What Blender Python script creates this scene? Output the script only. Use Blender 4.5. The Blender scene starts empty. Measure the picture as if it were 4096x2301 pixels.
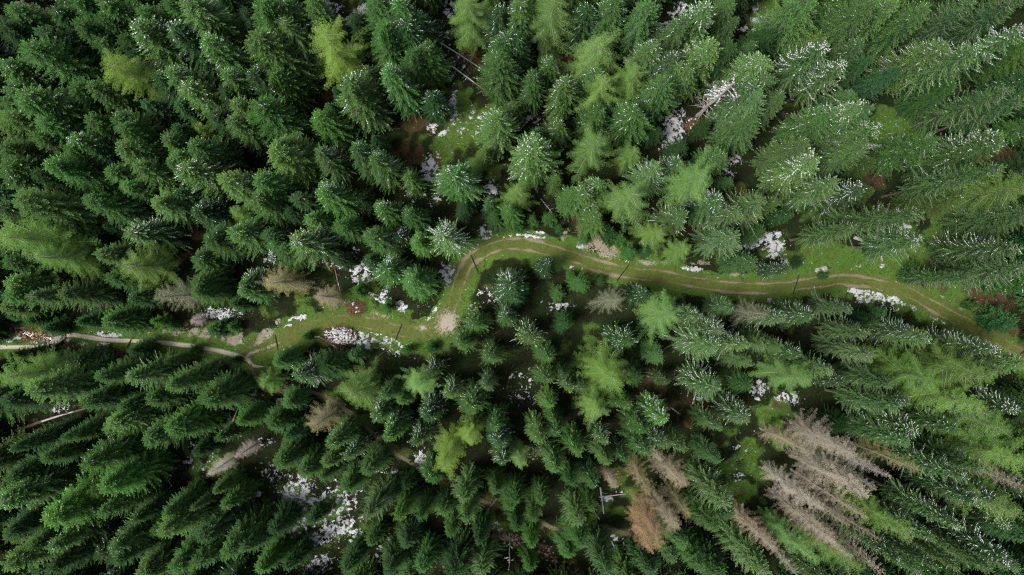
import bpy, math, random
import numpy as np
R = math.radians
random.seed(7); rng = np.random.default_rng(7)
SC = bpy.context.scene
COL = SC.collection

# ------------------------------------------------------------------ camera, sky, sun, exposure
H = 95.0                                   # drone height above the clearing
LENS = 26.0
cam = bpy.data.cameras.new('camera'); cam.lens = LENS; cam.sensor_width = 36.0
cam.clip_start = 0.5; cam.clip_end = 3000
cam_o = bpy.data.objects.new('camera', cam); COL.objects.link(cam_o)
cam_o.location = (0, 0, H); cam_o.rotation_euler = (0, 0, 0)
SC.camera = cam_o

SUN_EL, SUN_AZ = 61.0, 246.0               # azimuth clockwise from +Y (picture top)
w = bpy.data.worlds.new('World'); SC.world = w; w.use_nodes = True
nt = w.node_tree; bg = nt.nodes['Background']
sky = nt.nodes.new('ShaderNodeTexSky'); sky.sky_type = 'NISHITA'; sky.sun_disc = False
sky.sun_elevation = R(SUN_EL); sky.sun_rotation = R(SUN_AZ)
sky.dust_density = 4.0; sky.air_density = 1.0
hs = nt.nodes.new('ShaderNodeHueSaturation'); hs.inputs['Saturation'].default_value = 0.42   # thin cloud cover
nt.links.new(sky.outputs[0], hs.inputs['Color']); nt.links.new(hs.outputs[0], bg.inputs['Color'])
bg.inputs['Strength'].default_value = 0.06
sl = bpy.data.lights.new('sun', 'SUN'); sl.energy = 1.5; sl.angle = R(16); sl.color = (1.0, 0.96, 0.9)
sun = bpy.data.objects.new('sun', sl); COL.objects.link(sun)
sun.location = (0, 0, 150); sun.rotation_euler = (R(90 - SUN_EL), 0, R(180 - SUN_AZ))
SC.view_settings.view_transform = 'Standard'; SC.view_settings.look = 'None'
SC.view_settings.exposure = 1.42; SC.view_settings.gamma = 1.0
SC.view_settings.use_curve_mapping = False

SC.cycles.use_denoising = True; SC.cycles.denoising_prefilter = "NONE"; SC.cycles.filter_width = 1.1      # keep needles crisp
SC.cycles.max_bounces = 5; SC.cycles.diffuse_bounces = 2; SC.cycles.transmission_bounces = 3

# ------------------------------------------------------------------ pixels to places (photo is 4096 x 2301, lens looks straight down)
S0 = 36.0 / LENS * H / 4096.0
def px(u, v, h=0.0):
    k = S0 * (H - h) / H
    return ((u - 2048) * k, -(v - 1150.5) * k)
def P(pts): return np.array([px(u, v) for u, v in pts])

# ------------------------------------------------------------------ numbers
def fft_noise(ny, nx, lo, hi, seed, ax=1.0):
    """band-limited noise on a grid, wavelengths lo..hi in cells, unit deviation"""
    r = np.random.default_rng(seed)
    f = np.fft.rfft2(r.standard_normal((ny, nx)))
    ky = np.fft.fftfreq(ny)[:, None]; kx = np.fft.rfftfreq(nx)[None, :] * ax
    k = np.sqrt(kx*kx + ky*ky) + 1e-9
    f *= np.exp(-(k*lo)**2) * (1 - np.exp(-(k*hi)**2)) / k**0.6
    a = np.fft.irfft2(f, (ny, nx)); return (a - a.mean()) / a.std()

def spline(pts, step=0.25):
    """Catmull-Rom through pts (n,2), resampled at about step metres"""
    p = np.vstack([2*pts[0]-pts[1], pts, 2*pts[-1]-pts[-2]]); out = []
    for i in range(1, len(p)-2):
        n = max(2, int(np.linalg.norm(p[i+1]-p[i]) / step))
        t = np.linspace(0, 1, n, endpoint=False)[:, None]
        out.append(.5*((2*p[i]) + (p[i+1]-p[i-1])*t + (2*p[i-1]-5*p[i]+4*p[i+1]-p[i+2])*t*t + (3*p[i]-p[i-1]-3*p[i+1]+p[i+2])*t**3))
    out.append(pts[-1:]); return np.vstack(out)

TRACK = spline(P([(968,1428),(1030,1403),(1100,1375),(1180,1332),(1260,1302),(1340,1287),(1420,1285),(1500,1300),(1590,1322),(1680,1328),(1742,1312),(1780,1268),(1815,1195),(1835,1130),(1858,1075),(1908,1020),(2003,982),(2099,979),(2194,1002),(2305,1033),(2480,1087),(2703,1115),(2910,1148),(3100,1153),(3260,1132),(3387,1121),(3514,1137),(3641,1177),(3816,1272),(3975,1351),(4110,1438),(4300,1560)]))
FOOT = spline(P([(-120,1392),(0,1388),(100,1388),(185,1384),(215,1371),(232,1361),(256,1344),(300,1340),(360,1349),(440,1361),(540,1363),(640,1369),(740,1379),(850,1398),(935,1419),(985,1438),(1012,1462),(1060,1467)]))
LOWER = spline(P([(1000,1452),(1012,1485),(1026,1512),(1045,1545),(1090,1565),(1210,1563),(1280,1578),(1345,1608),(1440,1680),(1560,1790),(1720,1900),(1900,1990),(2060,2050),(2150,2080),(2205,2112),(2260,2118),(2330,2106),(2410,2112),(2510,2138),(2640,2190)]))
CREEK_A = spline(P([(-120,1300),(0,1306),(60,1322),(120,1340),(190,1358),(235,1363),(265,1388),(310,1413),(360,1408),(430,1413),(500,1438),(550,1462),(600,1500),(640,1540)]))
CREEK_B = spline(P([(1960,2140),(2060,2165),(2120,2178),(2185,2198),(2212,2245),(2270,2268),(2310,2300),(2380,2400)]))
CREEK = np.vstack([CREEK_A, CREEK_B])

def dist_to(path, X, Y, band=6.0):
    """distance from grid points to a polyline, exact only within band"""
    D = np.full(X.shape, 99.0); sh = X.shape
    xf, yf, df = X.ravel(), Y.ravel(), D.ravel()
    for i in range(0, len(path), 24):
        seg = path[max(0, i-1):i+25]
        lo, hi = seg.min(0)-band, seg.max(0)+band
        idx = np.nonzero((xf > lo[0]) & (xf < hi[0]) & (yf > lo[1]) & (yf < hi[1]))[0]
        if not len(idx): continue
        d = np.full(len(idx), 99.0); qx, qy = xf[idx], yf[idx]
        for s in seg: d = np.minimum(d, np.hypot(qx-s[0], qy-s[1]))
        df[idx] = np.minimum(df[idx], d)
    return df.reshape(sh)

def ground_base(x, y):
    return (0.35*np.sin(x*.11+.6)*np.cos(y*.13) + 0.16*np.sin(x*.37+1.7)*np.sin(y*.31+.4) + 0.07*np.sin(x*.9+y*.7) + 0.05*np.sin(1.7*x-1.1*y+2))
CK = CREEK[::2]
def gz(x, y):
    """ground height at one point"""
    d = np.min(np.hypot(CK[:, 0]-x, CK[:, 1]-y))
    return float(ground_base(x, y) - .38*math.exp(-(d/.5)**2))

# ------------------------------------------------------------------ meshes and objects
def mesh(name, V, F, mats=(), midx=None, attr=None, smooth=False):
    """V (n,3), F list of index arrays [(m,3) or (m,4)] stacked in order"""
    me = bpy.data.meshes.new(name)
    V = np.asarray(V, np.float32); Fs = [np.asarray(f, np.int32) for f in F if len(f)]
    nl = sum(f.size for f in Fs); nf = sum(len(f) for f in Fs)
    me.vertices.add(len(V)); me.vertices.foreach_set('co', V.ravel())
    me.loops.add(nl); me.loops.foreach_set('vertex_index', np.concatenate([f.ravel() for f in Fs]))
    tot = np.concatenate([np.full(len(f), f.shape[1]) for f in Fs])
    me.polygons.add(nf); me.polygons.foreach_set('loop_start', np.concatenate([[0], np.cumsum(tot)[:-1]]).astype(np.int32))
    for m in mats: me.materials.append(m)
    if midx is not None: me.polygons.foreach_set('material_index', np.asarray(midx, np.int32))
    if attr:
        for k, a in attr.items():
            t = me.attributes.new(k, 'FLOAT', 'POINT'); t.data.foreach_set('value', np.asarray(a, np.float32))
    me.polygons.foreach_set('use_smooth', np.full(nf, smooth))
    me.update(); me.validate(); return me
def obj(name, me, parent=None, loc=None, kind=None):
    o = bpy.data.objects.new(name, me); COL.objects.link(o)
    if parent is not None: o.parent = parent
    if loc is not None: o.location = loc
    if kind: o['kind'] = kind
    return o
def tag(o, label, cat, group=None, kind=None):
    o['label'] = label; o['category'] = cat
    if group: o['group'] = group
    if kind: o['kind'] = kind
    return o
def empty(name, loc, rz=0.0):
    o = bpy.data.objects.new(name, None); COL.objects.link(o); o.empty_display_size = .5
    o.location = loc; o.rotation_euler = (0, 0, rz); return o

class MB:
    """collects tubes, boxes and lumps into one mesh"""
    def __init__(s): s.V = []; s.T = []; s.Q = []; s.n = 0
    def add(s, V, T=(), Q=()):
        s.V.append(np.asarray(V, float))
        if len(T): s.T.append(np.asarray(T)+s.n)
        if len(Q): s.Q.append(np.asarray(Q)+s.n)
        s.n += len(V)
    def tube(s, pts, rad, k=6, jit=0.0, cap=True):
        pts = np.asarray(pts, float); rad = np.asarray(rad, float)*np.ones(len(pts)); n = len(pts)
        d = np.gradient(pts, axis=0); d /= np.linalg.norm(d, axis=1)[:, None]+1e-9
        up = np.array([0, 0, 1.0]) if abs(d[0, 2]) < .8 else np.array([1.0, 0, 0])
        a = np.cross(d, up); a /= np.linalg.norm(a, axis=1)[:, None]+1e-9; b = np.cross(d, a)
        th = np.arange(k)*2*math.pi/k
        rr = rad[:, None]*(1+jit*rng.uniform(-1, 1, (n, k)))
        V = pts[:, None, :] + rr[:, :, None]*(np.cos(th)[None, :, None]*a[:, None, :] + np.sin(th)[None, :, None]*b[:, None, :])
        i = np.arange(n-1)[:, None]*k; j = np.arange(k)[None, :]; j2 = (j+1) % k
        Q = np.stack([i+j, i+j2, i+k+j2, i+k+j], -1).reshape(-1, 4)
        V = V.reshape(-1, 3); T = []
        if cap:
            V = np.vstack([V, pts[:1], pts[-1:]]); c0 = n*k
            jj = np.arange(k); T = np.vstack([np.stack([np.full(k, c0), (jj+1) % k, jj], 1), np.stack([np.full(k, c0+1), (n-1)*k+jj, (n-1)*k+(jj+1) % k], 1)])
        s.add(V, T, Q)
    def box(s, c, sz, rz=0.0, bev=0.0):
        x, y, z = np.array(sz)/2
        V = np.array([[-x,-y,-z],[x,-y,-z],[x,y,-z],[-x,y,-z],[-x+bev,-y+bev,z],[x-bev,-y+bev,z],[x-bev,y-bev,z],[-x+bev,y-bev,z]])
        cs, sn = math.cos(rz), math.sin(rz)
        V = np.stack([V[:, 0]*cs-V[:, 1]*sn, V[:, 0]*sn+V[:, 1]*cs, V[:, 2]], 1)+np.array(c)
        s.add(V, Q=[[3,2,1,0],[4,5,6,7],[0,1,5,4],[1,2,6,5],[2,3,7,6],[3,0,4,7]])
    def lump(s, c, r, seg=8, rings=5, jit=.18, half=False):
        """an uneven stone or snow lump with radii r"""
        r = np.array(r); V = [[0, 0, 1]]
        for i in range(1, rings):
            ph = math.pi*i/rings
            for j in range(seg): V.append([math.sin(ph)*math.cos(2*math.pi*j/seg), math.sin(ph)*math.sin(2*math.pi*j/seg), math.cos(ph)])
        V.append([0, 0, -1]); V = np.array(V); V *= (1+jit*rng.uniform(-1, 1, (len(V), 1)))
        T = []; Q = []
        for j in range(seg):
            j2 = (j+1) % seg
            T.append([0, 1+j, 1+j2]); L = 1+(rings-2)*seg; T.append([len(V)-1, L+j2, L+j])
            for i in range(rings-2): b = 1+i*seg; Q.append([b+j, b+seg+j, b+seg+j2, b+j2])
        s.add(V*r+np.array(c), T, Q)
    def build(s, name, mat, parent=None, smooth=False, kind=None, loc=None):
        return obj(name, mesh(name, np.vstack(s.V), [np.vstack(s.T) if s.T else [], np.vstack(s.Q) if s.Q else []], [mat], smooth=smooth), parent, loc, kind)

# ------------------------------------------------------------------ materials
def new_mat(name):
    m = bpy.data.materials.new(name); m.use_nodes = True
    nt = m.node_tree; nt.nodes.remove(nt.nodes['Principled BSDF']); return m, nt, nt.nodes['Material Output']
def nd(nt, t, **kw):
    n = nt.nodes.new(t)
    for k, v in kw.items():
        if k in n.inputs: n.inputs[k].default_value = v
        else: setattr(n, k, v)
    return n
def mix(nt, fac, a, b, blend='MIX'):
    n = nt.nodes.new('ShaderNodeMix'); n.data_type = 'RGBA'; n.blend_type = blend
    for s, v in ((0, fac), (6, a), (7, b)):
        if hasattr(v, 'links'): nt.links.new(v, n.inputs[s])
        else: n.inputs[s].default_value = v if s == 0 else (*v, 1)
    return n.outputs[2]
def ramp(nt, x, lo, hi):
    n = nt.nodes.new('ShaderNodeMapRange'); n.clamp = True; n.interpolation_type = 'SMOOTHSTEP'
    n.inputs[1].default_value = lo; n.inputs[2].default_value = hi
    nt.links.new(x, n.inputs[0]); return n.outputs[0]
def math_(nt, op, a, b=0.0):
    n = nt.nodes.new('ShaderNodeMath'); n.operation = op
    for i, v in enumerate((a, b)):
        if hasattr(v, 'links'): nt.links.new(v, n.inputs[i])
        else: n.inputs[i].default_value = v
    return n.outputs[0]
def noise(nt, vec, scale, detail=4, rough=.6):
    n = nt.nodes.new('ShaderNodeTexNoise'); n.inputs['Scale'].default_value = scale
    n.inputs['Detail'].default_value = detail; n.inputs['Roughness'].default_value = rough
    if vec is not None: nt.links.new(vec, n.inputs['Vector'])
    return n.outputs[0]
def attr(nt, name):
    n = nt.nodes.new('ShaderNodeAttribute'); n.attribute_name = name; return n.outputs['Fac']
def bump(nt, h, strength, dist):
    n = nt.nodes.new('ShaderNodeBump'); n.inputs['Strength'].default_value = strength; n.inputs['Distance'].default_value = dist
    nt.links.new(h, n.inputs['Height']); return n.outputs[0]
def principled(nt, out, color, rough=.9, normal=None, spec=.2):
    b = nt.nodes.new('ShaderNodeBsdfPrincipled'); b.inputs['Roughness'].default_value = rough; b.inputs['Specular IOR Level'].default_value = spec
    if hasattr(color, 'links'): nt.links.new(color, b.inputs['Base Color'])
    else: b.inputs['Base Color'].default_value = (*color, 1)
    if normal is not None: nt.links.new(normal, b.inputs['Normal'])
    nt.links.new(b.outputs[0], out.inputs[0]); return b

def foliage_mat(name, tipcol, trans=.3):
    """needles: the object's own colour, lighter young growth and, on spruce, painted tip light by the tint attribute, varied from twig to twig"""
    m, nt, out = new_mat(name)
    oi = nd(nt, 'ShaderNodeObjectInfo'); t = attr(nt, 'tint')
    ic = nd(nt, 'ShaderNodeAttribute', attribute_name='tree_colour', attribute_type='INSTANCER'); isf = nd(nt, 'ShaderNodeAttribute', attribute_name='has_colour', attribute_type='INSTANCER')
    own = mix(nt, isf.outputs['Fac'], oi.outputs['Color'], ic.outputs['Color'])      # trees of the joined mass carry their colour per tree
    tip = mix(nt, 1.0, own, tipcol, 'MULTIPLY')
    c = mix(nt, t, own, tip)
    hv = nd(nt, 'ShaderNodeHueSaturation'); nt.links.new(c, hv.inputs['Color'])
    r = math_(nt, 'MULTIPLY_ADD', oi.outputs['Random'], .35); nt.nodes[-1].inputs[2].default_value = .82
    nt.links.new(r, hv.inputs['Value'])
    d = nd(nt, 'ShaderNodeBsdfDiffuse'); nt.links.new(hv.outputs[0], d.inputs['Color'])
    tr = nd(nt, 'ShaderNodeBsdfTranslucent'); nt.links.new(hv.outputs[0], tr.inputs['Color'])
    ms = nd(nt, 'ShaderNodeMixShader', Fac=trans)
    nt.links.new(d.outputs[0], ms.inputs[1]); nt.links.new(tr.outputs[0], ms.inputs[2]); nt.links.new(ms.outputs[0], out.inputs[0])
    return m
def wood_mat(name, a, b, scale=6.0, rough=.9):
    m, nt, out = new_mat(name)
    tc = nd(nt, 'ShaderNodeTexCoord').outputs['Object']
    n = noise(nt, tc, scale, 5, .65); n2 = noise(nt, tc, scale*5, 3)
    c = mix(nt, ramp(nt, n, .35, .68), a, b)
    c = mix(nt, math_(nt, 'MULTIPLY', n2, .35), c, (a[0]*.4, a[1]*.4, a[2]*.4))
    principled(nt, out, c, rough, bump(nt, n2, .6, .03)); return m
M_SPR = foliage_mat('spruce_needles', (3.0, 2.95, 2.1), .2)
M_LAR = foliage_mat('larch_needles', (1.7, 1.55, 1.2), .34)
M_DEAD = foliage_mat('dead_twigs', (1.35, 1.3, 1.25), .1)
M_BARK = wood_mat('bark', (.10, .075, .055), (.20, .165, .13))
M_LIMB = wood_mat('limb_wood', (.17, .145, .115), (.30, .27, .23))
M_GREY = wood_mat('weathered_wood', (.32, .295, .265), (.50, .47, .43))
M_LOG = wood_mat('log_bark', (.12, .085, .06), (.26, .2, .15), 3.0)
M_DARKW = wood_mat('dark_timber', (.022, .02, .018), (.06, .052, .045), 9.0)
M_PLANK = wood_mat('plank_wood', (.2, .185, .165), (.42, .39, .35), 4.0)
M_STICK = wood_mat('brush_twigs', (.11, .06, .035), (.24, .15, .095), 5.0)
def stone_mat(name, a, b):
    m, nt, out = new_mat(name)
    tc = nd(nt, 'ShaderNodeTexCoord').outputs['Object']
    n = noise(nt, tc, 3.0, 6, .7); principled(nt, out, mix(nt, ramp(nt, n, .35, .65), a, b), .85, bump(nt, n, .8, .05)); return m
M_STONE = stone_mat('grey_stone', (.2, .19, .175), (.42, .4, .37))
M_BEDST = stone_mat('stream_stone', (.1, .055, .03), (.34, .24, .17))
def snow_mat(name, porous):
    m, nt, out = new_mat(name)
    pos = nd(nt, 'ShaderNodeNewGeometry').outputs['Position']; n = noise(nt, pos, 9.0, 4); n2 = noise(nt, pos, 1.3, 4)
    c = mix(nt, n, (.40, .42, .45), (.58, .59, .62)); c = mix(nt, ramp(nt, n2, .45, .75), c, (.34, .345, .35))
    b = principled(nt, out, c, .6, bump(nt, n, .5, .04), .25)
    if porous:                                             # thin snow lets grass and litter show through
        f = math_(nt, 'ADD', attr(nt, 'depth'), math_(nt, 'ADD', math_(nt, 'MULTIPLY', math_(nt, 'SUBTRACT', noise(nt, pos, 11.0, 3, .7), .5), 1.5), math_(nt, 'MULTIPLY', math_(nt, 'SUBTRACT', noise(nt, pos, 30.0, 2), .5), .7)))
        tr = nd(nt, 'ShaderNodeBsdfTransparent'); ms = nd(nt, 'ShaderNodeMixShader')
        nt.links.new(ramp(nt, f, .0, .16), ms.inputs[0]); nt.links.new(tr.outputs[0], ms.inputs[1]); nt.links.new(b.outputs[0], ms.inputs[2]); nt.links.new(ms.outputs[0], out.inputs[0])
    return m
M_SNOW = snow_mat('snow', False); M_THIN = snow_mat('thin_snow', True)
# ------------------------------------------------------------------ the forest floor
def ell(X, Y, E, soft=.35):
    """blobs (u, v, ru, rv, turn, weight) in photo pixels of the ground -> field, max of weights"""
    out = np.zeros(X.shape)
    for u, v, ru, rv, t, wgt in E:
        cx, cy = px(u, v); a, b = ru*S0, rv*S0; cs, sn = math.cos(R(-t)), math.sin(R(-t))
        k = 1.7*max(a, b); ii = np.nonzero((np.abs(X[0]-cx) < k))[0]; jj = np.nonzero(np.abs(Y[:, 0]-cy) < k)[0]
        if not len(ii) or not len(jj): continue
        sl = np.s_[jj[0]:jj[-1]+1, ii[0]:ii[-1]+1]
        dx, dy = X[sl]-cx, Y[sl]-cy
        d = np.hypot((dx*cs+dy*sn)/a, (-dx*sn+dy*cs)/b)
        out[sl] = np.maximum(out[sl], wgt*np.clip((1+soft-d)/(2*soft), 0, 1))
    return out
GRASS = [(3290,1040,190,90,0,1),(3560,1080,220,80,8,1),(3790,960,90,170,10,1),(3560,520,170,90,0,.8),(3780,1210,190,90,30,1),(3090,80,75,150,0,.9),
 (3900,1120,150,70,20,.7),(2150,1000,150,60,8,.9),(2500,1030,180,70,12,.8),(1500,1290,330,75,8,1),(1650,1370,170,60,5,.9),(880,1350,180,50,8,.9),(600,1350,330,60,2,1),(250,1350,220,60,-4,.9),
 (120,1360,160,60,0,.9),(1030,1440,70,80,0,.8),(1860,480,130,120,0,.85),(1800,640,200,110,0,.6),(1650,560,110,80,0,.5),(1440,1200,90,90,0,.8),(2960,1880,110,170,10,.75),(3110,1700,150,90,0,.65),
 (1850,1120,60,120,20,.8),(2330,1460,100,160,0,.55),(3560,950,120,90,0,.8),(1250,2050,220,160,0,.55),(1980,2110,60,60,0,.6),(830,1870,120,80,0,.5),(1450,60,90,60,0,.55),(2480,2000,110,90,0,.55),(1300,1320,200,50,-12,1),(3330,850,120,90,0,.6)]
DIRT = [(1010,1412,48,9,-22,.85),(1085,1384,44,8,-25,.75),(985,1434,16,12,0,1),(2380,975,75,40,20,.8),(2425,1005,50,30,20,.9),(2590,1052,45,14,0,.8),(2800,1052,60,10,0,.7),(2660,1050,30,12,0,.6),(1790,1290,48,52,30,1),(1690,1312,30,14,0,.8),
 (830,1332,90,20,8,.8),(930,1350,60,30,0,.75),(1060,1335,40,25,-20,.85),(1040,1365,60,14,-25,.75),(1110,1290,18,14,0,.8),(290,1320,16,8,0,.8),(1520,1265,60,16,10,.6),(700,1330,100,12,4,.55),
 (3300,1075,22,10,0,.8),(3270,1082,16,8,0,.7),(3845,1234,22,10,0,.7),(3770,1184,14,8,0,.7),(2940,1100,35,9,0,.7),(1420,1220,26,16,0,.7),(880,1410,70,14,8,.5),(540,1330,70,8,0,.5),(2260,940,30,30,0,.5),(873,1760,14,18,0,.8)]
BROWN = [(1405,1245,55,40,-20,1),(1330,1055,60,26,0,.9),(3140,80,22,40,20,1),(1660,500,80,40,-10,.8),(1640,610,100,60,0,.7),(3960,1210,100,60,30,.9),(4000,1330,110,50,35,.8),(2320,890,30,45,-30,.8),(1240,520,60,60,0,.7),
 (1300,360,40,50,0,.8),(2270,270,40,60,0,.9),(1900,230,60,90,0,.7),(2700,290,60,60,0,.7),(1360,1330,80,45,0,.9),(790,940,40,26,30,.9),(780,1000,50,50,0,.5),(2590,1540,90,60,0,.8),(2780,1630,120,60,0,.7),(1980,2150,40,24,0,.9),(2200,1640,30,60,0,.6),
 (3380,930,50,30,0,.7),(3680,857,16,10,0,.8),(3480,700,60,50,0,.8),(4030,640,60,60,0,.9),(3320,1075,16,10,0,.7),(3590,1135,50,14,8,.6)]
OPEN_AREAS = [(1720,590,190,140),(1860,470,110,130),(3560,540,180,100),(3790,960,110,200),(3330,1050,230,110),(2960,1880,130,210),(2330,1450,120,120),(3100,1690,150,90),(2480,2010,110,130),(1250,2040,240,180),(1840,260,120,170),(1440,60,100,80),(2740,1630,160,60),(2690,500,70,100),(3040,140,70,150),(3110,80,80,160),(1220,740,80,60),(820,1870,100,90),(230,1670,190,60),(700,1350,520,75),(1500,1300,420,90),(2600,1560,60,80),(2090,1550,70,110),(1980,2120,70,80),(1820,2250,80,60),(2270,270,50,70),(2700,290,60,60),(3700,1210,300,100),(800,960,60,60),(2640,140,120,60),(60,220,90,40),(180,285,110,40)]
xs = np.concatenate([-np.geomspace(900, 72, 40), np.arange(-70, 70.01, .25), np.geomspace(72, 900, 40)])
ys = np.concatenate([-np.geomspace(900, 43, 40), np.arange(-41, 41.01, .25), np.geomspace(43, 900, 40)])
GX, GY = np.meshgrid(xs, ys)
dT, dF, dL, dC = (dist_to(p, GX, GY) for p in (TRACK, FOOT, LOWER, CREEK))
GZ = ground_base(GX, GY) - .38*np.exp(-(dC/.5)**2)
nz = fft_noise(*GX.shape, 6, 40, 3)*.28
grass = np.clip(np.maximum.reduce([ell(GX, GY, GRASS, .5), np.clip((2.9-dT)/1.6, 0, 1), np.clip((2.2-dF)/1.4, 0, 1), .5*np.clip((1.0-dL)/.6, 0, 1)])*1.15+nz-.1, 0, 1)
dirt = np.clip(ell(GX, GY, DIRT, .4)+fft_noise(*GX.shape, 3, 14, 5)*.2, 0, 1)*(ell(GX, GY, DIRT, .6) > 0)
brown = np.clip(np.maximum(ell(GX, GY, BROWN, .5), .8*np.exp(-(dC/.8)**2))+nz*.8, 0, 1)
def grid_faces(ny, nx):
    i = np.arange(ny-1)[:, None]*nx+np.arange(nx-1)[None, :]
    return np.stack([i, i+1, i+nx+1, i+nx], -1).reshape(-1, 4)
def grass_colour(nt, n1, n2, n3):
    gr = mix(nt, ramp(nt, n2, .3, .7), (.058, .142, .022), (.10, .19, .034))
    gr = mix(nt, ramp(nt, n3, .52, .75), gr, (.16, .17, .06))
    return mix(nt, ramp(nt, n1, .45, .68), gr, (.092, .142, .03))
m, nt, out = new_mat('forest_floor')
pos = nd(nt, 'ShaderNodeNewGeometry').outputs['Position']
n1 = noise(nt, pos, .35, 5, .6); n2 = noise(nt, pos, 2.2, 5, .7); n3 = noise(nt, pos, 9.0, 4, .7); n4 = noise(nt, pos, 28.0, 2, .6)
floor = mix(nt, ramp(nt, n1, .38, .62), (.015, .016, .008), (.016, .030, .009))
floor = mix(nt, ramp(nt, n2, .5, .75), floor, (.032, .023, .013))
gr = grass_colour(nt, n1, n2, n3)
gf = ramp(nt, math_(nt, 'ADD', attr(nt, 'grass'), math_(nt, 'MULTIPLY', math_(nt, 'SUBTRACT', n3, .5), .7)), .28, .72)
c = mix(nt, gf, floor, gr)
bf = ramp(nt, math_(nt, 'ADD', attr(nt, 'brown'), math_(nt, 'MULTIPLY', math_(nt, 'SUBTRACT', n3, .5), .9)), .35, .75)
br = mix(nt, n3, (.045, .026, .014), (.13, .078, .042))
c = mix(nt, bf, c, br)
df = ramp(nt, math_(nt, 'ADD', attr(nt, 'dirt'), math_(nt, 'ADD', math_(nt, 'MULTIPLY', math_(nt, 'SUBTRACT', n3, .5), 1.5), math_(nt, 'MULTIPLY', math_(nt, 'SUBTRACT', n2, .5), 1.6))), .42, .78)
dt = mix(nt, n4, (.20, .165, .12), (.42, .37, .30))
c = mix(nt, df, c, dt)
c = mix(nt, ramp(nt, n4, .62, .75), c, mix(nt, .5, c, (.3, .27, .12)))
hsum = math_(nt, 'ADD', n3, math_(nt, 'MULTIPLY', n4, .6))
principled(nt, out, c, .95, bump(nt, hsum, 1.0, .12), .1)
M_FLOOR = m
ground = obj('ground', mesh('ground', np.stack([GX, GY, GZ], -1).reshape(-1, 3), [grid_faces(*GX.shape)], [m],
     attr={'grass': grass.ravel(), 'dirt': dirt.ravel(), 'brown': brown.ravel()}, smooth=True), kind='structure')

# ------------------------------------------------------------------ track, footpaths, stream: ribbons that sink into the floor at their ragged edges
def ribbon(name, path, half, m, n=13, lift=.035, jit=.25, seed=1, zoff=0.0, follow=True):
    d = np.gradient(path, axis=0); d /= np.linalg.norm(d, axis=1)[:, None]; nn = np.stack([-d[:, 1], d[:, 0]], 1)
    r = np.random.default_rng(seed); L = len(path)
    def wob():
        a = np.convolve(r.standard_normal(L+16), np.ones(5)/5, 'same')[:L]+np.convolve(r.standard_normal(L+60), np.hanning(21)/6, 'same')[:L]
        return 1+jit*a*.6
    wl, wr = wob(), wob(); e = np.clip(np.arange(L)[::-1]/8, .05, 1)**.6; wl *= e; wr *= e
    s = np.linspace(-1, 1, n); W = np.where(s[None, :] < 0, wl[:, None], wr[:, None])*half
    X = path[:, 0, None]+nn[:, 0, None]*s[None, :]*W; Y = path[:, 1, None]+nn[:, 1, None]*s[None, :]*W
    if follow:
        dd = dist_to(CREEK, X, Y); Z = ground_base(X, Y)-.38*np.exp(-(dd/.5)**2)
        Z = Z+lift*np.clip(1.9*(1-np.abs(s)**2.2)-.25, -.8, 1)[None, :]
    else: Z = ground_base(X, Y)+zoff
    al = np.concatenate([[0], np.cumsum(np.linalg.norm(np.diff(path, axis=0), axis=1))])
    return obj(name, mesh(name, np.stack([X, Y, Z], -1).reshape(-1, 3), [grid_faces(L, n)], [m],
      attr={'dirt': spots(X, Y, DIRT, .7).ravel(), 'across': np.broadcast_to(s[None, :], X.shape).ravel(), 'along': np.broadcast_to(al[:, None], X.shape).ravel()}, smooth=True), kind='structure')
def spots(x, y, E, soft=.4):
    out = np.zeros(x.shape)
    for u, v, ru, rv, t, wgt in E:
        cx, cy = px(u, v); cs, sn = math.cos(R(-t)), math.sin(R(-t)); dx, dy = x-cx, y-cy
        out = np.maximum(out, wgt*np.clip((1+soft-np.hypot((dx*cs+dy*sn)/(ru*S0), (-dx*sn+dy*cs)/(rv*S0)))/(2*soft), 0, 1))
    return out
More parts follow.
